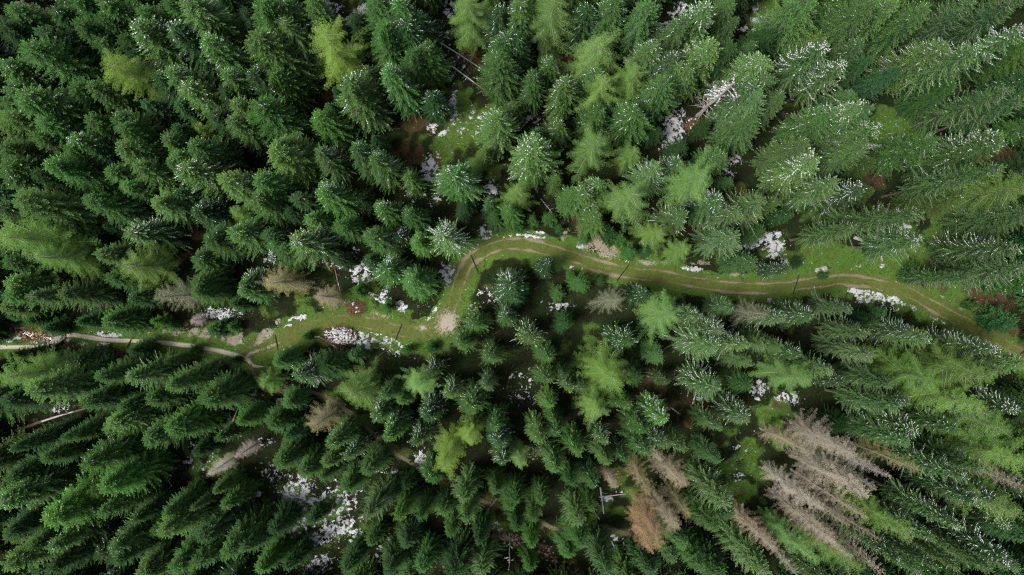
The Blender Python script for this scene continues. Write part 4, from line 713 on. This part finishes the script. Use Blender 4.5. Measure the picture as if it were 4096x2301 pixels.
for i, t in enumerate(trees):
    if t.get('mass'): continue
    key = KEY[t['k']]
    if t['k'] == 'K' and t['u'] > 3150 and tr.random() < .6: key = 'tall'
    vs = PROTO[key]; cm, tm, sm = vs[tr.randrange(len(vs))]
    rz = tr.uniform(-.6, .6) if t['s'] >= 1 else tr.uniform(0, 6.28)
    o = empty(NAME[t['k']], (t['x'], t['y'], gz(t['x'], t['y'])), rz)
    o.scale = (t['r']*tr.uniform(.9, 1.12), t['r']*tr.uniform(.9, 1.12), t['h']/HT)
    o.rotation_euler[0] = tr.gauss(0, .02); o.rotation_euler[1] = tr.gauss(0, .02)
    cat = CAT[t['k']]
    tag(o, t['mark'][0] if t['mark'] else t['label'], cat, GRP[cat])
    b = obj('trunk', tm, o); c = obj('crown', cm, o)
    c.color = (*tint_of(t), 1)
    if t['s'] and sm: obj('snow', sm[t['s']-1], c, kind='stuff')

# ------------------------------------------------------------------ the spruces crowded behind and below those: one mass
bases = np.array([(t['x'], t['y']) for t in trees]); pts = []; fr = np.random.default_rng(77)
def grid_at(A, x, y): return A[min(len(ys)-1, np.searchsorted(ys, y)), min(len(xs)-1, np.searchsorted(xs, x))]
OA = [(*px(u, v), ru*S0, rv*S0) for u, v, ru, rv in OPEN_AREAS]
for q in range(6000):
    x, y = fr.uniform(-84, 84), fr.uniform(-48, 48)
    edge = abs(x) > 45 or abs(y) > 25
    outside = abs(x) > 66 or abs(y) > 37
    if not outside:
        if min(near(TRACK, x, y)-3.8, near(FOOT, x, y)-3.6, near(CREEK, x, y)-1.6, near(LOWER, x, y)-1.4) < 0: continue
        if grid_at(grass, x, y) > .3 or grid_at(brown, x, y) > .5: continue
        D_ = SNOW_D[int(np.clip((y+38.5)/.1, 0, SNOW_D.shape[0]-1)), int(np.clip((x+67)/.1, 0, SNOW_D.shape[1]-1))]
        if D_ > .4: continue
    if any(((x-a_)/c_)**2+((y-b_)/d_)**2 < 1.25 for a_, b_, c_, d_ in OA): continue
    dmin = np.min(np.hypot(bases[:, 0]-x, bases[:, 1]-y))
    if dmin < (2.6 if edge else 2.9): continue
    if pts and np.min(np.hypot(np.array(pts)[:, 0]-x, np.array(pts)[:, 1]-y)) < (3.6 if edge else 3.2): continue
    hh = fr.uniform(9, 13.5) if edge else fr.uniform(5, 9)
    pts.append((x, y, hh, fr.uniform(2.2, 3.0) if edge else fr.uniform(1.3, 1.9)))
mass = []                                                   # x, y, height, radius, turn, shape, colour
for p in pts: mass.append((*p, fr.uniform(0, 6.28), int(fr.integers(0, 4))*4+int(fr.choice([0, 0, 1])), np.array(TINT[str(fr.choice(list('ddmo')))])*fr.uniform(.8, 1.1, 3)))
for t in trees:
    if t.get('mass'): mass.append((t['x'], t['y'], t['h'], t['r'], tr.uniform(-.6, .6), {'S': tr.choice((0, 4)), 'V': 8, 'K': 12, 'H': 12}[t['k']]+t['s'], tint_of(t)))
far = bpy.data.collections.new('background_spruce_shapes')
def co(me): a = np.empty(len(me.vertices)*3, np.float32); me.vertices.foreach_get('co', a); return a.reshape(-1, 3)
def tris(me):
    me.calc_loop_triangles(); a = np.empty(len(me.loop_triangles)*3, np.int32); me.loop_triangles.foreach_get('vertices', a); return a.reshape(-1, 3)
for q, (i, j) in enumerate(((0, 'spruce'), (2, 'spruce'), (1, 'slim'), (1, 'open'))):
    cm, tm, sm = PROTO[j][i]
    t_ = np.empty(len(cm.vertices), np.float32); cm.attributes['tint'].data.foreach_get('value', t_)
    for lv in range(4):
        ms = [cm, tm]+([sm[lv-1]] if lv else []); Vs = [co(a) for a in ms]; Ts = [tris(a) for a in ms]; off = np.cumsum([0]+[len(a) for a in Vs])
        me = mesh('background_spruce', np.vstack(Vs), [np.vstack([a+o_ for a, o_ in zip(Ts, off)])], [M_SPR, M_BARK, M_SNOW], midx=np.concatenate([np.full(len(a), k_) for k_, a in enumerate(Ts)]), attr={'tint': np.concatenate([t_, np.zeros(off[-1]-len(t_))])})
        far.objects.link(bpy.data.objects.new('background_spruce_%02d' % (q*4+lv), me))
me = bpy.data.meshes.new('background_spruces'); me.from_pydata([(p[0], p[1], gz(p[0], p[1])) for p in mass], [], [])
def vec(nm, L): a = me.attributes.new(nm, 'FLOAT_VECTOR', 'POINT'); a.data.foreach_set('vector', np.array(L, np.float32).ravel())
vec('size', [(p[3], p[3], p[2]/HT) for p in mass]); vec('turn', [(0, 0, p[4]) for p in mass]); vec('tree_colour', [p[6] for p in mass])
a = me.attributes.new('pick', 'INT', 'POINT'); a.data.foreach_set('value', np.array([p[5] for p in mass], np.int32))
a = me.attributes.new('has_colour', 'FLOAT', 'POINT'); a.data.foreach_set('value', np.ones(len(mass), np.float32))
bo = obj('background_spruces', me, kind='stuff')
tag(bo, 'dense mass of smaller spruces crowded behind and between the others', 'spruces')
ng = bpy.data.node_groups.new('scatter_spruces', 'GeometryNodeTree')
ng.interface.new_socket('Geometry', in_out='INPUT', socket_type='NodeSocketGeometry'); ng.interface.new_socket('Geometry', in_out='OUTPUT', socket_type='NodeSocketGeometry')
gi = ng.nodes.new('NodeGroupInput'); go = ng.nodes.new('NodeGroupOutput'); ip = ng.nodes.new('GeometryNodeInstanceOnPoints')
ci = ng.nodes.new('GeometryNodeCollectionInfo'); ci.inputs['Collection'].default_value = far; ci.inputs['Separate Children'].default_value = True; ci.inputs['Reset Children'].default_value = True
ip.inputs['Pick Instance'].default_value = True
for nm, sock in (('size', 'Scale'), ('turn', 'Rotation')):
    na = ng.nodes.new('GeometryNodeInputNamedAttribute'); na.data_type = 'FLOAT_VECTOR'; na.inputs['Name'].default_value = nm
    if sock == 'Rotation':
        e = ng.nodes.new('FunctionNodeEulerToRotation'); ng.links.new(na.outputs[0], e.inputs[0]); ng.links.new(e.outputs[0], ip.inputs['Rotation'])
    else: ng.links.new(na.outputs[0], ip.inputs[sock])
na = ng.nodes.new('GeometryNodeInputNamedAttribute'); na.data_type = 'INT'; na.inputs['Name'].default_value = 'pick'; ng.links.new(na.outputs[0], ip.inputs['Instance Index'])
ng.links.new(gi.outputs[0], ip.inputs['Points']); ng.links.new(ci.outputs[0], ip.inputs['Instance']); ng.links.new(ip.outputs[0], go.inputs[0])
bo.modifiers.new('scatter', 'NODES').node_group = ng
print('TREES', len(trees), 'background', len(mass), 'triangles', sum(len(m_.polygons) for m_ in bpy.data.meshes))
# ------------------------------------------------------------------ fallen logs, snags, stump
def log(p0, p1, r0, r1, label, snow=0.6, mat=M_LOG, twigs=6, side=0.0):
    """a fallen trunk from butt p0 to top p1 (photo pixels of the ground)"""
    a, b = np.array(px(*p0)), np.array(px(*p1)); L = np.linalg.norm(b-a); d = (b-a)/L; n = max(5, int(L/.5)); t = np.linspace(0, 1, n)
    nn = np.array([-d[1], d[0]]); bow = np.sin(t*math.pi)*rng.normal(0, .01)*L
    xy = a+np.outer(t*L, d)+np.outer(bow, nn); rr = r0+(r1-r0)*t
    z0 = np.array([gz(x, y) for x, y in xy]); z = np.interp(t, [0, 1], [z0[0], z0[-1]]); z = z+np.maximum(0, np.max(z0-z))*.7+rr*.85
    root = empty('fallen_log', (*a, float(z0[0]))); tag(root, label, 'log', 'fallen logs')
    loc = np.array([*a, z0[0]]); p = np.column_stack([xy, z])-loc
    m_ = MB(); m_.tube(p, rr, 8, .07)
    for q in range(twigs):
        i = random.randrange(1, n-1); dr = unit(np.array([*(d*random.uniform(.2, .8)+nn*random.choice((-1, 1))), random.uniform(-.05, .5)]))
        l = random.uniform(.25, 1.1)*min(1, r0*7); m_.tube([p[i], p[i]+dr*l*.5+[0, 0, .03], p[i]+dr*l], [rr[i]*.25+.008, rr[i]*.15+.006, .004], 4, cap=False)
    m_.build('stem', mat, root)
    if snow:
        s = MB(); i0 = int(n*(1-snow)*random.uniform(.3, .9)); i1 = min(n, i0+max(3, int(n*snow)+1))
        q = p[i0:i1]; k = np.random.default_rng(int(p0[0])).uniform(.65, 1.1, len(q)); k[0] = k[-1] = .25
        s.tube(q+np.array([nn[0]*side, nn[1]*side, 0])*rr[i0:i1, None]+np.array([0, 0, 1])*(rr[i0:i1]*.5)[:, None], rr[i0:i1]*.66*k+.008, 8, .12)
        s.build('snow_cover', M_SNOW, root, smooth=True)
    return root
log((1375,112),(1480,42),.30,.22,'thick snow-covered log at the top edge beside the bright yellow-green larch',.95, twigs=3)
log((1724,153),(1944,288),.15,.06,'long thin snowy log, upper of the parallel pair near the top',.9, M_GREY, 12)
log((1740,219),(1934,359),.21,.09,'long thick log, lower of the parallel pair near the top, half bare',.72, twigs=12)
log((1163,774),(1224,717),.14,.10,'straight snow-topped log, longest in the small snowy gap left of centre',.9, M_GREY, 2)
log((1182,786),(1236,726),.10,.05,'thin dark log, middle of three in the small snowy gap left of centre',.35)
log((1212,776),(1247,735),.08,.04,'thin twiggy log, rightmost of three in the small snowy gap left of centre',.5)
log((2493,205),(2526,170),.09,.05,'short thin snowy log at the left end of the snow strip',.8, M_GREY, 2)
log((2476,243),(2551,216),.10,.06,'snowy twiggy log just below the snow strip near the top',.85, M_GREY)
log((70,1722),(384,1624),.24,.09,'very long log at the left, brown at its butt, snowy at its tip',.45, M_LOG, 8)
log((933,1686),(970,1601),.14,.05,'snowy log below the footpath fork pointing down left',.75, M_GREY, 5)
log((811,1586),(826,1542),.09,.06,'left one of two short pale logs under the broad spruce',.5, M_GREY, 2)
log((818,1588),(834,1548),.07,.05,'right one of two short pale logs under the broad spruce',.4, M_GREY, 2)
log((954,1714),(1098,1652),.10,.03,'pale twiggy fallen tree top left of the brown dying tree',.35, M_GREY, 16)
log((1278,1347),(1354,1397),.13,.07,'pinkish bare log lying across the lower left side of the snowy brush pile',.2, M_LOG, 5)
log((1256,1348),(1280,1347),.13,.12,'short sawn log end sticking out left of the snowy brush pile',.8, M_GREY, 0)
log((1338,1078),(1366,1196),.10,.05,'thin brown fallen tree with many twigs right of the tan dead tree',.15, M_LOG, 22)
log((2907,1608),(2980,1551),.12,.04,'thin pale log left of a snow patch in the lower right dark gap',.4, M_GREY, 8)
log((2676,1626),(2722,1658),.13,.08,'short snow-covered log in the dark gap right of the large centre larch',.9, M_LOG, 4)
log((2584,1501),(2622,1527),.08,.04,'thin snowy stick-like log close right of the large centre larch',.8, M_GREY, 3)
log((2402,1951),(2416,2056),.13,.09,'upright-lying snowy log, longer one of a cross near the bottom',.9, M_GREY, 1)
log((2399,1990),(2507,1978),.12,.05,'snowy log lying crosswise over another left of the brown cluster',.8, M_GREY, 2)
log((2446,2164),(2478,2229),.11,.06,'snowy log just below the brown footpath at the bottom',.85, M_GREY, 2)
log((2378,2047),(2401,2082),.09,.05,'short reddish bare log left of the log cross',.2, M_LOG, 2)
log((2781,2173),(2850,2121),.11,.05,'snowy log right of the brown cluster, uppermost of three near the bottom',.8, M_GREY, 3)
log((2799,2183),(2847,2160),.08,.05,'thin snowy log, middle of three right of the brown cluster',.6, M_GREY, 2)
log((2830,2182),(2850,2155),.07,.05,'short brown log, lowest of three right of the brown cluster',.0, M_LOG, 1)
log((628,2284),(685,2193),.20,.10,'snow-covered log in a snow patch at the bottom left',.6, M_LOG, 6)
log((1960,2029),(1990,1995),.08,.03,'small pale twiggy log in the brown gap below the centre',.5, M_GREY, 6)
log((2163,796),(2211,854),.08,.04,'thin pale fallen stem with bare twigs above the track bend',.3, M_GREY, 10)
log((2756,893),(2788,932),.06,.04,'thin reddish fallen stem left of the greyish spruce above the track',.0, M_LOG, 3)
log((3416,949),(3460,967),.24,.2,'short thick grey log lying at the edge of the right clearing',.15, M_GREY, 1)
log((0,776),(150,792),.10,.05,'thin snowy log with twigs at the left edge',.7, M_GREY, 12)

def snag(base, top, r0, label, bough=12, blen=1.6, snow=True, mat=M_GREY):
    """a dead stem still standing: base and top as seen in the photo"""
    rb = math.hypot(base[0]-2048, base[1]-1150.5); rt = math.hypot(top[0]-2048, top[1]-1150.5)
    h = H*(1-rb/rt); x, y = px(*base); z = gz(x, y); root = empty('dead_snag', (x, y, z)); tag(root, label, 'dead tree', 'dead trees')
    tx, ty = px(top[0], top[1], h); m_ = MB(); n = 9; t = np.linspace(0, 1, n)
    p = np.column_stack([t*(tx-x)+rng.normal(0, .03, n), t*(ty-y)+rng.normal(0, .03, n), t*h-.15]); m_.tube(p, r0*(1-.6*t), 8, .06)
    m_.build('trunk', mat, root); b = MB(); s = MB()
    for q in range(bough):
        f = random.choice((random.uniform(.06, .45), random.uniform(.6, .98))); c = np.array([np.interp(f, t, p[:, k]) for k in range(3)]); a = random.uniform(0, 6.28); l = blen*random.uniform(.5, 1.2)*(1.25-.5*f)
        d = np.array([math.cos(a), math.sin(a), random.uniform(-.1, .35)]); sd = np.array([-d[1], d[0], 0])*random.uniform(-.5, .5)
        tt = np.linspace(0, 1, 6)[:, None]; w_ = c+d*l*tt+sd*l*tt**2+np.array([0, 0, -.35])*l*tt**2
        b.tube(w_, np.linspace(r0*.16+.008, .006, 6), 4, cap=False)
        for e in range(7):
            g_ = random.uniform(.25, 1); c2 = np.array([np.interp(g_, tt[:, 0], w_[:, k]) for k in range(3)]); d2 = unit(d+np.array([-d[1], d[0], 0])*random.choice((-1, 1))*random.uniform(.6, 1.4)+[0, 0, random.uniform(-.4, .3)])
            b.tube([c2, c2+d2*.25*l, c2+d2*.42*l+[0, 0, -.05]], [.011, .008, .004], 3, cap=False)
        if snow and f > .55:
            for e in range(7):
                g_ = random.uniform(.3, 1); c2 = np.array([np.interp(g_, tt[:, 0], w_[:, k]) for k in range(3)]); s.lump(c2+[0, 0, .04], (random.uniform(.05, .16), random.uniform(.05, .12), .05), 6, 4)
    b.build('branches', mat, root, kind='stuff')
    if s.V: s.build('snow', M_SNOW, root, smooth=True, kind='stuff')
snag((2791,461),(2940,329),.27,'tall pale dead trunk with bare curling branches and snow at its top',40,1.7)
snag((787,1991),(708,2035),.13,'thin broken grey trunk leaning left in the lower left forest',8,1.0,False)
snag((2922,825),(2996,789),.16,'bare grey dead trunk with few twigs between olive spruces on the right',12,1.3,False)
snag((2042,2127),(2036,2284),.09,'tall thin bare stem near the bottom edge, right one of two',8,.5,False)
snag((2022,2115),(2020,2176),.07,'short thin bare stem near the bottom edge, left one of two',5,.4,False)
snag((2139,1791),(2137,1842),.08,'short whitish bare stem right of the bright lower larch',5,.4,False)
snag((1258,1412),(1250,1424),.17,'grey broken stem at the left end of the snowy brush pile',6,.8,False)
x, y = px(3682, 857); root = empty('tree_stump', (x, y, gz(x, y))); tag(root, 'small reddish stump with a snow cap in the right clearing', 'stump')
m_ = MB(); m_.tube([(0, 0, -.1), (0, 0, .1), (0, 0, .42)], [.34, .26, .23], 9, .1); m_.build('stem', M_STICK, root)
m_ = MB(); m_.lump((.02, .05, .43), (.2, .17, .08), 8, 5); m_.build('snow_cap', M_SNOW, root, smooth=True)

# ------------------------------------------------------------------ timber water bars laid across the track, footbridge
def bar(p0, p1, label):
    a, b = np.array(px(*p0)), np.array(px(*p1)); c = (a+b)/2; L = np.linalg.norm(b-a); rz = math.atan2(*(b-a)[::-1])
    root = empty('water_bar', (*c, max(gz(*a), gz(*b), gz(*c))+.03), rz); tag(root, label, 'water bar', 'timber water bars across the track')
    for s in (-1, 1):
        m_ = MB(); m_.tube([(-L/2, s*.042, .03), (-L/6, s*.042+.01, .035), (L/6, s*.042-.01, .03), (L/2, s*.042, .03)], [.028, .032, .032, .027], 7, .06); m_.build('rail', M_DARKW, root)
    m_ = MB(); m_.box((0, 0, -.005), (L*.98, .07, .03)); m_.build('channel_floor', M_DARKW, root)
    m_ = MB()
    for f in (-.42, 0, .42): m_.box((f*L, 0, .07), (.05, .13, .02))
    m_.build('cross_brace', M_DARKW, root)
bar((541,1337),(512,1392),'dark timber water bar crossing the pale footpath on the left')
bar((1100,1340),(1114,1408),'dark timber water bar across the track just right of the fork')
bar((1607,1297),(1581,1363),'dark timber water bar across the track right of the snowy brush pile')
bar((1883,1020),(1916,1097),'dark timber water bar across the track beside the star-shaped spruce')
bar((2514,1059),(2466,1124),'dark timber water bar across the middle stretch of the track')
bar((3198,1101),(3174,1178),'thin dark water bar across the track left of the right clearing')
bar((4092,1406),(4040,1437),'dark timber water bar across the muddy track at the right edge')
a, b = np.array(px(203, 1386)), np.array(px(254, 1347)); c = (a+b)/2; L = np.linalg.norm(b-a)+.3; rz = math.atan2(*(b-a)[::-1])
root = empty('footbridge', (*c, max(gz(*a), gz(*b))+.06), rz); tag(root, 'small weathered plank footbridge over the stream at the left', 'footbridge')
for k in range(5):
    m_ = MB(); w_ = .15; m_.box((rng.normal(0, .03), -.30+k*.165, .09+rng.normal(0, .006)), (L*rng.uniform(.94, 1.02), w_, .06), 0, .008); m_.build('plank', M_PLANK, root)
for s in (-.8, .8):
    m_ = MB(); m_.tube([(s*L*.42, -.5, .0), (s*L*.42, .55, .0)], [.075, .07], 7, .05); m_.build('beam', M_LOG, root)
m_ = MB(); m_.tube([(-L*.55, -.47, .12), (0, -.46, .13), (L*.55, -.45, .13)], [.1, .095, .085], 8, .06); m_.build('edge_log', M_DARKW, root)
m_ = MB()
for k in range(9): m_.lump((rng.uniform(-.5, .5)*L*.9, rng.uniform(.05, .38), .125), (rng.uniform(.08, .2), .06, .025), 7, 4)
m_.build('snow', M_SNOW, root, smooth=True, kind='stuff')

# ------------------------------------------------------------------ brush piles and stones
def brush(u, v, ru, rv, turn, n, label, hgt=.6, snow=0):
    x, y = px(u, v); a, b = ru*S0, rv*S0; root = empty('brush_pile', (x, y, gz(x, y)), R(-turn)); tag(root, label, 'brush pile', 'brush piles')
    m_ = MB(); s = MB()
    for q in range(n):
        t, f = random.uniform(0, 6.28), math.sqrt(random.random()); cx, cy = a*f*math.cos(t), b*f*math.sin(t); z = hgt*(1-f*f)*random.uniform(.25, 1)+.04
        l = random.uniform(.3, 1.5); az = random.gauss(.5, .7) if random.random() < .6 else random.uniform(0, 3.14); d = np.array([math.cos(az), math.sin(az), random.uniform(-.15, .15)])*l/2
        r_ = random.choice((.012, .018, .025, .04)); m_.tube([np.array([cx, cy, z])-d, np.array([cx, cy, z+.03]), np.array([cx, cy, z])+d], [r_, r_*.9, r_*.4], 4)
    m_.build('sticks', M_STICK, root, kind='stuff')
    for q in range(snow):
        t, f = random.uniform(0, 6.28), math.sqrt(random.random()); cx, cy = a*f*math.cos(t), b*f*math.sin(t)
        s.lump((cx, cy, hgt*(1-f*f)*.85+.08), (random.uniform(.06, .28), random.uniform(.06, .2), .05), 7, 4, .3)
    if snow: s.build('snow', M_SNOW, root, smooth=True, kind='stuff')
brush(1362,1343,66,34,4,520,'large snowy brush pile of brown branches below the grassy track',.8,230)
brush(1425,1232,36,28,-30,260,'low pile of brown bark and branches above the grassy track',.35,6)
brush(1330,1060,44,16,0,150,'scatter of brown branches above the tan dead tree',.3,8)
brush(3960,1262,26,12,-20,120,'grey twig heap on bare soil near the right edge',.4,0)
brush(2770,500,26,34,20,180,'tangle of brown twigs at the foot of the tall pale dead trunk',.5,10)
brush(1300,742,34,20,0,110,'pale twig heap beside the small snowy gap left of centre',.5,0)
def rock(u, v, s, label, flat=.55):
    x, y = px(u, v); m_ = MB(); m_.lump((0, 0, s*.12), (s, s*random.uniform(.65, .9), s*flat), 10, 7, .14)
    o = m_.build('rock', M_STONE, loc=(x, y, gz(x, y))); o.rotation_euler = (0, 0, random.uniform(0, 3)); tag(o, label, 'rock', 'rocks by the paths')
rock(967,1367,.33,'grey rock in the grass above the footpath fork')
rock(2097,924,.42,'pale snow-edged rock standing above the track bend',.9)
rock(3081,1202,.4,'square grey rock in the grass below the track on the right')
rock(875,1760,.5,'pale rock in the lower left forest gap')
rock(1393,2086,.42,'pale rock lying in the speckled snow field')
rock(1108,1291,.3,'pale rock on bare soil above the grassy track')
rock(3275,1082,.35,'flat pale rock in the grass above the right part of the track',.3)
rock(3305,1076,.4,'larger flat pale rock in the grass beside a smaller one',.3)
print('OBJECTS', len(bpy.data.objects))
